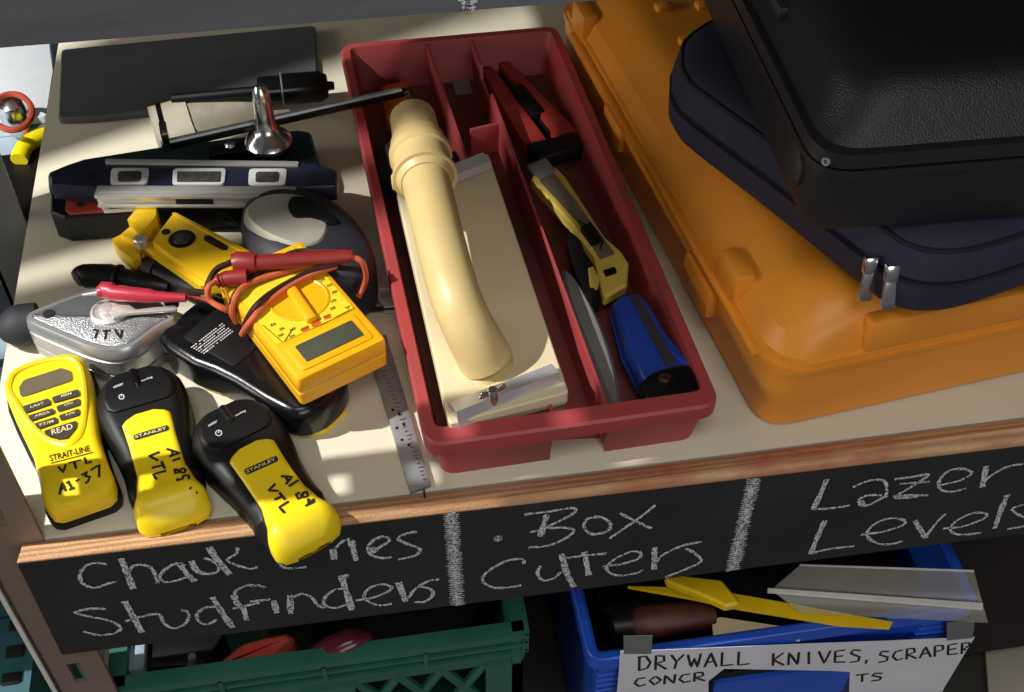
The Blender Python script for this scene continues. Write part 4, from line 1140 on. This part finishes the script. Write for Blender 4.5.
obj('clamp_block', rbox((0, 0, 0), (.030, .014, .010), .0015, framez(at(228, 153, .0265), d)), M_darkmetal, cc)

# big tape / chalk reel, grey and navy
tm = thing('tape_measure', 'scuffed grey and navy tape measure behind the multimeter', 'tape measure', at(305, 235, 0))
zt_ = .046
po = ccw(smooth(pxpoly([(241, 216), (252, 199), (275, 191), (305, 192), (335, 204), (358, 224), (374, 252), (372, 278), (340, 290), (300, 285), (262, 262), (243, 240)], zt_-.012), 4))
obj('body', shell(po, [(0, .006), (.003, .001), (.010, 0), (zt_-.016, 0), (zt_-.008, .002), (zt_-.003, .007), (zt_, .014), (zt_+.001, .024)]), M_tapebody, tm)
pf = ccw(smooth(pxpoly([(244, 212), (254, 199), (276, 193), (304, 195), (322, 208), (330, 226), (323, 242), (302, 248), (274, 240), (252, 227)], zt_+.001), 4))
obj('face_plate', shell(pf, [(zt_-.010, -.002), (zt_-.001, .0), (zt_+.0025, .003), (zt_+.003, .006)]), M_silverpl, tm)
pr_ = ccw(smooth(pxpoly([(285, 203), (292, 194), (308, 195), (325, 205), (338, 218), (330, 222), (310, 217), (292, 216)], zt_+.0055), 4))
obj('recess', shell(pr_, [(zt_-.004, 0), (zt_+.0045, .002)]), M_black, tm)
# small dark clip and screws between the level and the yellow angle tool
bm = rbox((0, 0, .007), (.030, .016, .014), .003, framez(at(222, 222, 0), (1, -.3, 0)))
merge(bm, tube([at(232, 214, .014), at(240, 224, .012)], .004, 8))
tag(rebase(obj('spring_clip', bm, M_darkmetal), at(222, 222, 0)), 'small dark metal clip between the levels and the yellow angle finder', 'clip')

# gold-yellow folding angle finder
af = thing('angle_finder', 'gold-yellow aluminium folding angle finder with round vial', 'angle finder', at(190, 245, 0))
z1 = .030
def gp(px, z0, z1_, bev=.0008, r=.0015): return prism(roundpoly(pxpoly(px, z1_), r, 3), z0, z1_, bev)
obj('arm', gp([(152, 241), (172, 214), (258, 262), (256, 284), (210, 284)], .020, z1), M_ygold, af)
obj('arm_flange', gp([(140, 244), (152, 240), (212, 273), (209, 285), (200, 286)], .002, z1-.006), M_ygold, af)
obj('arm_flange', gp([(171, 212.5), (176, 212), (262, 257), (260, 262)], .002, z1+.001, .0006, .0006), M_ygold, af)
obj('jaw', gp([(127, 219), (138, 206), (157, 206), (156, 216), (139, 236)], .012, z1+.002), M_ygold, af)
obj('jaw', gp([(111, 239), (128, 230), (139, 241), (140, 258), (132, 260), (117, 247)], .008, z1-.008), M_ygold, af)
obj('jaw_web', gp([(120, 234), (130, 226), (152, 212), (152, 232), (138, 242)], .012, z1-.004), M_ygold, af)
pv = at(140, 239, z1)
obj('hinge_pin', lathe([(0, -.006), (.005, -.006), (.005, .0005), (.0042, .0015), (.0022, .0015), (.0022, .0), (0, 0)], Matrix.Translation(pv), 20), M_alu, af)
vr = obj('vial_ring', lathe([(0, -.004), (.0098, -.004), (.0098, .0004), (0, .0004)], Matrix.Translation(at(182, 239, z1)), 24), M_darkmetal, af)
obj('vial', lathe([(0, 0), (.0065, 0), (.006, .0014), (0, .0018)], Matrix.Translation(at(182, 239, z1)), 20), M_vial, vr)
obj('slot', gp([(204, 236), (209, 235), (228, 246), (227, 250), (222, 250), (204, 240)], z1-.002, z1+.0003, .0001, .001), M_dark, af)
obj('peg_hole', lathe([(0, 0), (.0032, 0), (.0032, .0004), (0, .0004)], Matrix.Translation(at(166, 232, z1)), 14), M_dark, af)

# black test probe and a black marker left of the chalk reel
pbx = thing('test_probe', 'black test probe lying behind the silver chalk reel', 'probe', at(120, 275, 0))
obj('grip', tube([at(76, 279, .009), at(84, 276, .009), at(112, 276, .009), at(122, 277, .009), at(170, 288, .008)], [.006, .0088, .0088, .007, .006], 14, k=3), M_black, pbx)
obj('guard', lathe([(.004, 0), (.0095, .001), (.0095, .003), (.004, .004)], axis(at(116, 276.5, .0095), at(170, 288, .009)-at(116, 276.5, .0095)), 16), M_black, pbx)
pb2 = thing('marker_pen', 'dark marker pen between the chalk reel and the angle finder', 'pen', at(180, 285, 0))
obj('barrel', tube([at(146, 268, .009), at(160, 272, .009), at(205, 296, .009)], [.0075, .0085, .009], 14), M_black, pb2)
obj('cap', tube([at(144, 267, .009), at(157, 271, .009)], [.008, .0095], 14), M_rubber, pb2)

# silver chalk line reel
cr = thing('chalk_reel', 'silver cast chalk line reel with dark rubber nose', 'chalk reel', at(100, 320, 0))
zc = .034
po = ccw(smooth(pxpoly([(27, 311), (44, 303), (75, 291), (103, 283.5), (128, 283), (150, 292), (171, 309), (176, 318), (160, 327), (133, 346), (110, 351), (88, 347), (60, 336), (30, 323), (25, 318)], zc), 4))
obj('body', shell(po, [(0, .003), (.002, 0), (.009, -.0005), (.0095, .001), (.0105, .001), (.011, -.0005), (.022, -.0005), (.0225, .0008), (zc-.009, .0008), (zc-.0085, -.0005), (zc-.004, 0), (zc-.001, .002), (zc-.0006, .0045), (zc-.0016, .006)]), M_castp, cr)
pi_ = inset(po, .0055)
fc = obj('face', shell(pi_, [(zc-.004, 0), (zc-.0008, 0), (zc-.0005, .0006)]), M_cast, cr)
n0 = at(17, 326, .0160); n1 = at(1, 330, zc*.45)
sp_ = (n1-n0).normalized(); Ln = .021
nm = axis(n0+Vector((.003, 0, 0)), Vector((-1, -.10, 0)))
prof = [(.0, -.012), (.0140, -.012), (.0150, -.002), (.0148, .003), (.0125, .008), (.009, .013), (.0055, .0155), (.0045, .0185), (0, .0185)]
bm = lathe(prof, nm, 28); obj('nose', bm, M_rubber, cr, label='dark rubber nose')
hb = at(109, 312, zc)
obj('crank_hub', lathe([(0, -.002), (.0125, -.002), (.0125, .001), (.0105, .002), (.009, .001), (.0065, .001), (.006, .004), (.003, .005), (0, .005)], Matrix.Translation(hb), 28), M_alu, cr)
bm = prism(roundpoly(pxpoly([(107, 303), (122, 299), (136, 309), (175, 304), (178, 309), (128, 313), (112, 318)], zc+.005), .002), zc+.002, zc+.0048, .0006); obj('crank_arm', bm, M_alu, cr)
obj('crank_knob', lathe([(0, 0), (.005, 0), (.005, .006), (.0035, .008), (0, .008)], Matrix.Translation(at(172, 305, zc-.004)), 14), M_darkmetal, cr)
obj('hanging_hole', lathe([(0, 0), (.004, 0), (.004, .0005), (0, .0005)], Matrix.Translation(at(49, 314, zc-.0004)), 18), M_dark, cr)
CT = bvh(fc)
Z5 = lambda *p: zm(0, 260, 4.876, p)
strokes('handwriting', cr, CT, [Z5((596, 340), (588, 385), (560, 340)), Z5((540, 345), (500, 348)), Z5((520, 347), (512, 388)), Z5((455, 340), (478, 345), (462, 385))], .0016, M_ink, sm=False)

# ================================================================== the sensors and meters
def sensor_secs(L_):
    W = [(0, .0185), (.03, .0235), (.12, .0285), (.25, .0295), (.36, .0275), (.5, .0245), (.65, .023), (.80, .0235), (.92, .0235), (.975, .0195), (1, .013)]
    return [(L_*t*(1 if t < .9 else .985/1), interp(W, t)-(.0015 if t > .8 else 0), 0, .0255+.004*math.cos((t-.1)*2*PI*.9)-(0 if t < .74 else min(.0165, .09*(t-.74))), .011 if t < .74 else .008) for t in (0, .02, .05, .1, .16, .22, .28, .34, .4, .46, .52, .58, .64, .7, .76, .82, .88, .92, .95, .975, .99, 1)]
def ztop(t): return .0255+.004*math.cos((t-.1)*2*PI*.9)
def panel_secs(L_):
    W = [(.325, .009), (.335, .0132), (.36, .0160), (.5, .0153), (.70, .0152), (.80, .0178), (.89, .0226), (.95, .0225), (.985, .0185), (1.0, .011)]
    out = []
    for k in range(40):
        t = .325+.675*k/39; w_ = interp(W, t); drop = 0 if t < .86 else .015*((t-.86)/.14)**2.2
        zt_ = ztop(min(t, .84))+.0018-drop
        e_ = max(0, min(1, (t-.80)/.12)); out.append((L_*t*1.003, w_, (zt_-.011)*(1-e_)+.0035*e_, zt_, .004 if t < .74 else .004+.0065*min(1, (t-.74)/.16)))
    return out
def head_secs(L_):
    """raised head plate, split by a groove along the middle"""
    W = [(.03, .014), (.06, .0195), (.16, .0235), (.25, .022), (.27, .018)]
    return [(L_*t, interp(W, t), ztop(t)-.006, ztop(t)+.0012, .003) for t in (.03, .04, .06, .09, .12, .16, .20, .24, .26, .27)]
def stud_sensor(a, b, z, label, tilt=0):
    p, q = at(*a, .024), at(*b, .007); p.z = q.z = 0; L_ = (q-p).length
    M = framez(Vector((p.x, p.y, 0)), q-p)
    M = M @ Matrix.Rotation(tilt, 4, 'Y')
    t = thing('stud_finder', label, 'stud finder', mtx=M, group='black and yellow stud finders')
    bd = obj('body', loftx(sensor_secs(L_)), M_black, t, world=False)
    hd = obj('head_plate', loftx(head_secs(L_)), M_black, t, world=False)
    gv = obj('sight_groove', tube([(L_*.02, 0, ztop(.02)+.0005), (L_*.13, 0, ztop(.13)+.0008), (L_*.17, 0, ztop(.17)-.001)], [.0032, .0028, .001], 10), M_blackg, t, world=False)
    pn = obj('grip_panel', loftx(panel_secs(L_)), M_yellow, t, label='yellow grip panel', world=False, sharp=50)
    return t, bd, hd, pn, L_
def marks(t, hd, pn, badge, word, hand_, print_, icon):
    T = bvh(pn); TH = bvh(hd)
    bm = patch_bm(T, badge, .0004); bp_ = obj('badge', bm, M_ink, t, label='black badge')
    bm = B(); merge(bm, text_bm(word[0], T, word[1], word[2], word[3], .0008)); obj('badge_lettering', bm, M_cream_ink, t)
    strokes('handwriting', t, T, hand_, .0017, M_ink, sm=False, off=.0005)
    bm = B()
    for s in print_: merge(bm, text_bm(*s[:1], TH, *s[1:], .0005))
    merge(bm, stroke_bm(TH, icon, .0006, .0005, True)); obj('printed_marks', bm, M_white_ink, t)
def rpx(cs, k=4):
    """rounded ends for a badge quadrilateral in pixels"""
    return [tuple(p) for p in roundpoly(cs, 2.6, k)]
S5 = lambda *p: zm(100, 400, 5.325, p)
S4 = lambda *p: zm(190, 400, 4.07, p)
t85 = stud_sensor((134, 375), (178, 527), .012, 'black and yellow stud finder marked 85, middle of the front three')
H5 = lambda *p: zm(0, 350, 4.876, p)
def circ(c, r, n=12): return [(c[0]+r*math.cos(2*PI*i/n), c[1]+r*.9*math.sin(2*PI*i/n)) for i in range(n+1)]
marks(t85[0], t85[2], t85[3], rpx(S5((176, 188), (362, 133), (372, 160), (184, 217))), ('STANLEY', S5((190, 207))[0], S5((357, 158))[0], (-.9, -2.7)),
      [S5((355, 262), (425, 284), (368, 303)), S5((385, 270), (388, 296)), S5((386, 326), (428, 312)),
       S5((415, 375), (398, 370), (402, 392), (420, 388), (438, 365), (455, 372), (450, 390), (430, 388), (415, 375)),
       S5((415, 418), (412, 432), (440, 422), (445, 405), (470, 402), (475, 425)),
       S5((318, 278), (262, 300), (310, 325)), S5((328, 328), (346, 368)), S5((338, 348), (276, 364)), S5((354, 378), (284, 398), (302, 426)),
       S5((478, 468), (486, 472)), S5((510, 492), (518, 496))],
      [('center', H5((555, 190))[0], H5((603, 172))[0], (-.6, -2.6)), ('marking', H5((692, 160))[0], H5((745, 140))[0], (-.6, -2.6))], [circ(H5((593, 230))[0], 2.6), H5((593, 222), (593, 230))])
t84 = stud_sensor((222, 412), (314, 549), .012, 'black and yellow stud finder marked 84, overhanging the chalkboard edge')
marks(t84[0], t84[2], t84[3], rpx(S4((218, 285), (352, 226), (362, 248), (230, 307))), ('STANLEY', S4((232, 300))[0], S4((350, 247))[0], (-1.2, -2.9)),
      [S4((370, 312), (416, 314), (390, 345)), S4((390, 314), (400, 334)), S4((402, 354), (441, 328)),
       S4((448, 378), (432, 385), (442, 405), (458, 395), (462, 378), (475, 375), (480, 392), (465, 398), (450, 385)),
       S4((482, 402), (484, 428), (508, 412)), S4((506, 404), (470, 434)),
       S4((348, 342), (320, 370), (362, 372)), S4((364, 378), (388, 408)), S4((376, 393), (343, 408)), S4((402, 414), (364, 438), (386, 462))],
      [('center', S4((76, 112))[0], S4((112, 92))[0], (-.8, -2.4)), ('marking', S4((186, 72))[0], S4((228, 50))[0], (-.8, -2.4))], [circ(S4((117, 136))[0], 3), S4((117, 128), (117, 136))])

# the third one of the kind, lying face down under the multimeter
pf0, pf1 = at(186, 328, .012), at(333, 412, .012)
Lf = (pf1-pf0).length
MF = framez(Vector((pf0.x, pf0.y, 0)), pf1-pf0)
fd = thing('stud_finder', 'black stud finder lying face down under the yellow multimeter', 'stud finder', mtx=MF, group='black and yellow stud finders')
W = [(0, .020), (.04, .0265), (.12, .030), (.3, .0305), (.42, .0275), (.55, .0265), (.75, .0275), (.9, .0265), (.96, .021), (1, .013)]
secs = [(Lf*t, interp(W, t), .004, .0295, .007) for t in (.04, .08, .12, .2, .3, .36, .42, .48, .55, .65, .75, .85, .9)]
secs = [(-.004, .010, .006, .016, .004), (-.001, .016, .005, .023, .006), (Lf*.012, .0205, .0045, .027, .007)]+secs
secs += [(Lf*t, w_, .004+.001*(t > .97), zt_, rr_) for t, w_, zt_, rr_ in ((.94, .0245, .0292, .0085), (.97, .021, .028, .010), (.99, .017, .0255, .010), (1.005, .012, .021, .009), (1.012, .007, .016, .005))]
fb_ = obj('body', loftx(secs), M_blackg, fd, world=False)
obj('battery_door', prism(rr(Lf*.14, -.018, Lf*.5, .018, .004, 4), .0285, .0303, .0006), M_black, fd, world=False)
secs = [(Lf*t+.0012*(t > .95), interp(W, t)-.003, 0, .0045, .0015) for t in (.3, .34, .42, .55, .75, .85, .9, .95, .98, 1)]
obj('grip_panel', loftx(secs), M_yellow, fd, label='yellow face turned to the shelf', world=False)
TD = bvh(fb_, [o for o in fd.children if o.name.startswith('battery')][0])
Z7 = lambda *p: zm(160, 300, 4.876, p)
bm = B()
for k in range(6):
    f = k/5
    a, b = (150+f*62, 232+f*38), (305+f*58, 112+f*28)
    a = (152+f*60, 234+f*30); b = (308+f*50, 114+f*38)
    ln = []; n = 16
    for j in range(n):
        if random.random() < .1: continue
        s0, s1 = j/n, (j+.72)/n
        ln.append(Z7((a[0]+(b[0]-a[0])*s0, a[1]+(b[1]-a[1])*s0), (a[0]+(b[0]-a[0])*s1, a[1]+(b[1]-a[1])*s1)))
    merge(bm, stroke_bm(TD, ln, .0008, .0004, False))
obj('printed_marks', bm, M_white_ink, fd)

# yellow tool with display and keypad
pa, pb = at(43, 366, .025), at(88, 515, .008); pa.z = pb.z = 0
LD = (pb-pa).length; MD = framez(Vector((pa.x, pa.y, 0)), pb-pa)
dt = thing('distance_meter', 'yellow handheld tool with grey display and keypad, leftmost of the front three', 'meter', mtx=MD)
WD = [(0, .020), (.02, .0245), (.06, .0272), (.15, .0278), (.3, .0262), (.45, .0238), (.6, .0215), (.8, .0215), (.93, .0225), (.98, .021), (1, .017)]
TS = (0, .012, .03, .06, .1, .15, .22, .3, .38, .45, .52, .6, .7, .8, .88, .93, .965, .985, 1)
def zd(t): return .027+.003*math.cos(t*2*PI) if t < .75 else .027+.003*math.cos(t*2*PI)-.004*max(0, (t-.85)/.15)
db = obj('body', loftx([(LD*t, interp(WD, t)-.001, .008, zd(t), .006) for t in TS]), M_yellow, dt, world=False, sharp=50)
obj('back_shell', loftx([(LD*t*.992-.0015*(t < .05), interp(WD, t)+(.0012 if t < .6 else .0002), 0, .014, .003) for t in TS]), M_black, dt, world=False)
TM = bvh(db)
H37 = lambda *p: zm(0, 350, 4.876, p)
def raised(px, z0off, z1off, r):
    """a plate following the tool's face over a pixel outline"""
    pts = [tuple(p) for p in roundpoly(px, r, 4)]
    P = [hit(TM, u, v, 0) for u, v in pts]; P = [h for h in P if h]
    bm = B(); rings(bm, [[p+n*z0off for p, n in P], [p+n*z1off for p, n in P]]); return bm
# rim around display and keys: a closed ridge
rim = H37((45, 165), (75, 110), (180, 62), (290, 42), (360, 50), (395, 100), (410, 190), (412, 290), (395, 400), (350, 455), (290, 458), (215, 425), (140, 350), (80, 260), (48, 210))
rm = smooth([(u, v) for u, v in rim], 4); P = [hit(TM, u, v, -.0006) for u, v in rm]; P = [h[0] for h in P if h]
obj('face_rim', tube(P+[P[0]], .0024, 8), M_yellow, dt)
obj('display', raised(H37((95, 185), (118, 150), (300, 92), (345, 105), (355, 150), (100, 235)), -.001, .0010, 4), M_lcd2, dt, label='grey display window')
for q in (((110, 280), (240, 240), (250, 268), (125, 312)), ((255, 235), (385, 195), (392, 225), (262, 262)), ((138, 325), (262, 288), (268, 312), (152, 352)), ((275, 280), (392, 240), (395, 270), (285, 305)),
          ((168, 365), (278, 330), (282, 358), (190, 390)), ((288, 325), (392, 290), (392, 320), (298, 348)), ((212, 402), (380, 348), (372, 385), (330, 435), (290, 440), (240, 425))):
    k = obj('key', raised(H37(*q), -.0005, .0014, 2.2), M_key, dt)
TK = bvh(*[o for o in dt.children if o.name.startswith('key')])
lettering('key_lettering', dt, TK, [('READ', H37((255, 416))[0], H37((357, 385))[0], (-1.2, -5.2)), ('LAST', H37((150, 285))[0], H37((215, 265))[0], (-.4, -2.2)), ('MEM', H37((300, 232))[0], H37((350, 218))[0], (-.4, -2.2)),
          ('AREA', H37((170, 330))[0], H37((245, 308))[0], (-.4, -2.2)), ('ON', H37((315, 276))[0], H37((355, 264))[0], (-.4, -2.2)), ('FT/M', H37((195, 374))[0], H37((262, 354))[0], (-.4, -2.6)), ('+/=', H37((318, 326))[0], H37((368, 312))[0], (-.4, -2.6))], M_cream_ink)
S7 = lambda *p: zm(20, 420, 6.92, p)
lettering('brand_print', dt, TM, [('STRAIT-LINE', S7((212, 290))[0], S7((490, 218))[0], (-1.4, -6))], M_ink)
strokes('handwriting', dt, TM, [S7((215, 302), (508, 226))], .0008, M_ink, sm=False)
strokes('handwriting', dt, TM, [S7((265, 325), (300, 365), (318, 308)), S7((335, 300), (425, 278)), S7((375, 292), (390, 340)), S7((445, 262), (462, 305), (498, 288)),
        S7((274, 518), (293, 434), (318, 494)), S7((272, 486), (312, 470)), S7((335, 430), (362, 475)), S7((320, 440), (345, 425)), S7((340, 485), (380, 470)), S7((385, 425), (412, 412)),
        S7((425, 385), (468, 360), (450, 390), (485, 395), (470, 430), (450, 440)), S7((490, 350), (550, 312), (548, 400))], .0015, M_ink, sm=False)

# yellow multimeter
zm0, zm1 = .032, .058
c4 = [at(213, 277, zm1), at(304, 238, zm1), at(381, 337, zm1), at(303, 383, zm1)]      # far left, far right, near right, near left
o_ = (c4[0]+c4[1])/2; e_ = (c4[2]+c4[3])/2
MMX = framez(Vector((o_.x, o_.y, zm0)), e_-o_); LM = (e_-o_).length; WMM = ((c4[1]-c4[0]).length+(c4[2]-c4[3]).length)/4
HM = zm1-zm0
mmt = thing('multimeter', 'amber yellow digital multimeter wrapped in red and black test leads', 'multimeter', mtx=MMX)
bo = rr(0, -WMM, LM, WMM, .004, 4)
mb = obj('body', shell(bo, [(0, .002), (.002, .0005), (HM*.45, 0), (HM*.5, .0008), (HM*.55, 0), (HM-.003, 0), (HM-.0008, .001), (HM, .003)]), M_mm, mmt, world=False)
fp = obj('face_panel', prism(rr(.006, -WMM+.004, LM*.70, WMM-.004, .002, 3), HM-.001, HM+.0006), M_mmface, mmt, world=False)
# raised bezel round the display with the display sunk in
bz = obj('display_bezel', shell(rr(LM*.725, -WMM*.80, LM*.955, WMM*.80, .003, 3), [(HM-.001, 0), (HM+.0008, 0), (HM+.0012, .0008)]), M_mm, mmt, world=False)
obj('display', prism(rr(LM*.775, -WMM*.62, LM*.915, WMM*.66, .001, 2), HM, HM+.0018, .0003), M_lcd, mmt, label='dark grey display', world=False)
dc_ = MMX.inverted() @ at(299, 300, zm1)
dl = obj('dial', lathe([(0, 0), (.0205, 0), (.0203, .0012), (.0190, .0016), (.0180, .0009), (0, .0009)], Matrix.Translation((dc_.x, dc_.y, HM)), 40), M_mm, mmt, world=False)
da = MMX.inverted() @ at(289, 286, zm1+.004); db_ = MMX.inverted() @ at(312, 319, zm1+.004)
bm = rbox((0, 0, .002), ((db_-da).length, .0075, .0065), .0018); bm.transform(Matrix.Translation((0, 0, HM)) @ framez(Vector(((da.x+db_.x)/2, (da.y+db_.y)/2, 0)), db_-da))
obj('dial_grip', bm, M_mm, dl, world=False)
TMM = bvh(fp)
Z8 = lambda *p: zm(240, 260, 4.94, p)
Z6 = lambda *p: zm(190, 220, 4.876, p)
def tx(s, p, Z, dx=22, h=(-1.0, -2.3)):
    a = Z(p)[0]; return (s, a, (a[0]+dx/4.9, a[1]-dx*.45/4.9), h)
its = [tx(s, p, Z8, 26) for s, p in (('20', (152, 332)), ('2k', (196, 352)), ('200', (190, 385)), ('hFE', (250, 355)), ('2m', (245, 388)), ('OFF', (395, 112)), ('750', (432, 138)), ('200', (455, 172)), ('1000', (450, 215)), ('200', (447, 252)), ('V', (520, 248)))]
its += [('DIGITAL', Z6((468, 162))[0], Z6((522, 138))[0], (-.9, -2.1)), ('MULTIMETER', Z6((402, 172))[0], Z6((492, 128))[0], (-.9, -2.1)), ('DT830', Z6((348, 190))[0], Z6((366, 182))[0], (-.7, -2))][:2]
lettering('panel_print', mmt, TMM, its, M_ink)
strokes('panel_print', mmt, TMM, [Z8((112, 322), (215, 412), (560, 240), (470, 92)), Z8((215, 410), (262, 340)), Z8((300, 350), (340, 330)), Z8((410, 285), (450, 270))], .0005, M_ink, sm=False)
for q in (((345, 308), (388, 292), (402, 314), (360, 334)), ((298, 341), (335, 324), (345, 341), (308, 358)), ((408, 281), (440, 268), (452, 284), (420, 296)), ((62, 226), (90, 208), (100, 222), (70, 240))):
    bm = patch_bm(TMM, Z8(*q))
    if len(bm.faces): obj('printed_patch', bm, M_red_ink, mmt)
# leads wound round the meter: one red, one black
zl = zm1+.006
rd = thing('test_lead', 'red test lead with plug and probe wound around the multimeter', 'lead', at(300, 270, zl))
obj('plug', tube([at(232, 264, zl+.004), at(238, 263, zl+.004), at(256, 263, zl+.004), at(257, 263, zl+.004), at(345, 256, zl+.004), at(352, 256, zl+.004)], [.0065, .008, .0078, .006, .0052, .0048, .004], 14), M_leadred, rd)
obj('plug', tube([at(215, 281, zl), at(226, 279, zl), at(247, 277, zl)], [.0035, .0055, .006], 14), M_leadred, rd)
for k in range(4): obj('strain_ridge', lathe([(.003, 0), (.0052, .0004), (.0052, .0014), (.003, .0018)], axis(at(217+4*k, 281-.8*k, zl), at(247, 277, zl)-at(215, 281, zl)), 12), M_leadred, rd)
obj('wire', tube([at(350, 256, zl+.004), at(362, 262, zl), at(366, 276, .05), at(363, 287, .04), at(358, 297, .034)], .0021, 8, k=6), M_leador, rd)
obj('wire', tube([at(216, 281, zl), at(208, 288, zl), at(210, 300, zl-.008), at(224, 309, zl-.012), at(236, 312, zl-.02)], .0020, 8, k=6), M_leador, rd)
obj('wire', tube([at(326, 262, zl-.002), at(290, 270, zl-.003), at(250, 283, zl-.002), at(236, 296, zl-.002), at(232, 312, .05), at(236, 322, .038)], .0021, 8, k=6), M_leador, rd)
obj('wire', tube([at(336, 266, zl-.003), at(300, 280, zl-.001), at(268, 302, zl-.002), at(250, 322, zl-.006), at(242, 334, .036)], .0021, 8, k=6), M_leador, rd)
obj('wire', tube([at(236, 312, .043), at(205, 300, .042), at(184, 297, .043)], .0016, 8, k=5), M_leadred, rd)
zp = zc+.012
obj('probe', tube([at(97, 293, zp), at(101, 292, zp), at(103, 290, zp), at(111, 291, zp), at(113, 293, zp), at(150, 296, zp), at(155, 296.5, zp), at(186, 298, zp)], [.0035, .0045, .006, .0062, .0055, .005, .004, .0028], 14), M_leadpink, rd, label='crimson probe')
obj('probe_tip', tube([at(82, 295, zp), at(97, 293, zp)], [.0008, .0014], 8), M_alu, rd)
bk_ = thing('test_lead', 'black test lead wound around the multimeter beside the red one', 'lead', at(300, 275, zl))
obj('wire', tube([at(353, 252, zl+.002), at(310, 251, zl+.001), at(290, 254, zl+.001), at(262, 270, zl-.002), at(240, 288, zl-.002), at(232, 302, zl-.006), at(234, 314, .040)], .0021, 8, k=6), M_leadblk, bk_)
obj('wire', tube([at(340, 262, zl), at(310, 272, zl), at(276, 290, zl), at(256, 306, zl), at(246, 322, zl-.012), at(244, 330, .036)], .0021, 8, k=6), M_leadblk, bk_)
obj('wire', tube([at(232, 262, zl+.001), at(216, 270, zl), at(208, 284, zl-.004), at(206, 292, zl-.014), at(180, 290, .020)], .0022, 8, k=6), M_leadblk, bk_)

# steel rule and bits between the multimeter and the tray
ru = thing('steel_rule', 'grey steel rule lying on the shelf left of the red tray', 'rule', at(400, 420, 0))
zr_ = .004
obj('blade', prism(roundpoly(pxpoly([(365, 340), (386, 334), (431, 484), (410, 491)], zr_), .0006, 2), .0003, zr_, .0003), M_steel, ru)
RT = bvh([o for o in ru.children][0])
ln = []
for k in range(28):
    f = k/27; u, v = 383+f*41, 372+f*108
    ln.append([(u-1, v), (u+(5 if k % 4 == 0 else 2.5), v-1.2)])
strokes('graduations', ru, RT, ln, .0005, M_ink, sm=False)
for u, v in ((393, 410), (399, 414), (397, 428), (404, 425), (402, 440), (409, 445)):
    obj('hole', lathe([(0, 0), (.0011, 0), (.0011, .0003), (0, .0003)], Matrix.Translation(at(u, v, zr_)), 10), M_dark, ru)
sq = thing('square_head', 'small pale metal square fitting beside the red tray', 'fitting', at(382, 295, 0))
bm = prism(roundpoly(pxpoly([(367, 284), (388, 275), (392, 289), (380, 291), (381, 298), (396, 296), (398, 306), (384, 307), (376, 296)], .008), .0008, 2), .0005, .008, .0006)
obj('body', bm, M_alu, sq)
obj('arm', tube([at(352, 305, .005), at(372, 309, .005), at(398, 307, .006)], .0018, 8, k=4), M_darkmetal, sq)
# a slip of brown paper tucked beside the tray
bm = sheet([at(326, 108, .006), at(350, 100, .008), at(358, 128, .004), at(330, 116, .003)], .0006)
tag(rebase(obj('paper_slip', bm, M_packlabel), at(345, 112, .002)), 'small brownish paper slip between the cutter bar and the red tray', 'paper')
bm = tube([at(424, 489, .001), at(425, 499, .001)], .0006, 6)
tag(rebase(obj('nail', bm, M_darkmetal), at(425, 495, 0)), 'thin nail at the front end of the steel rule', 'nail')
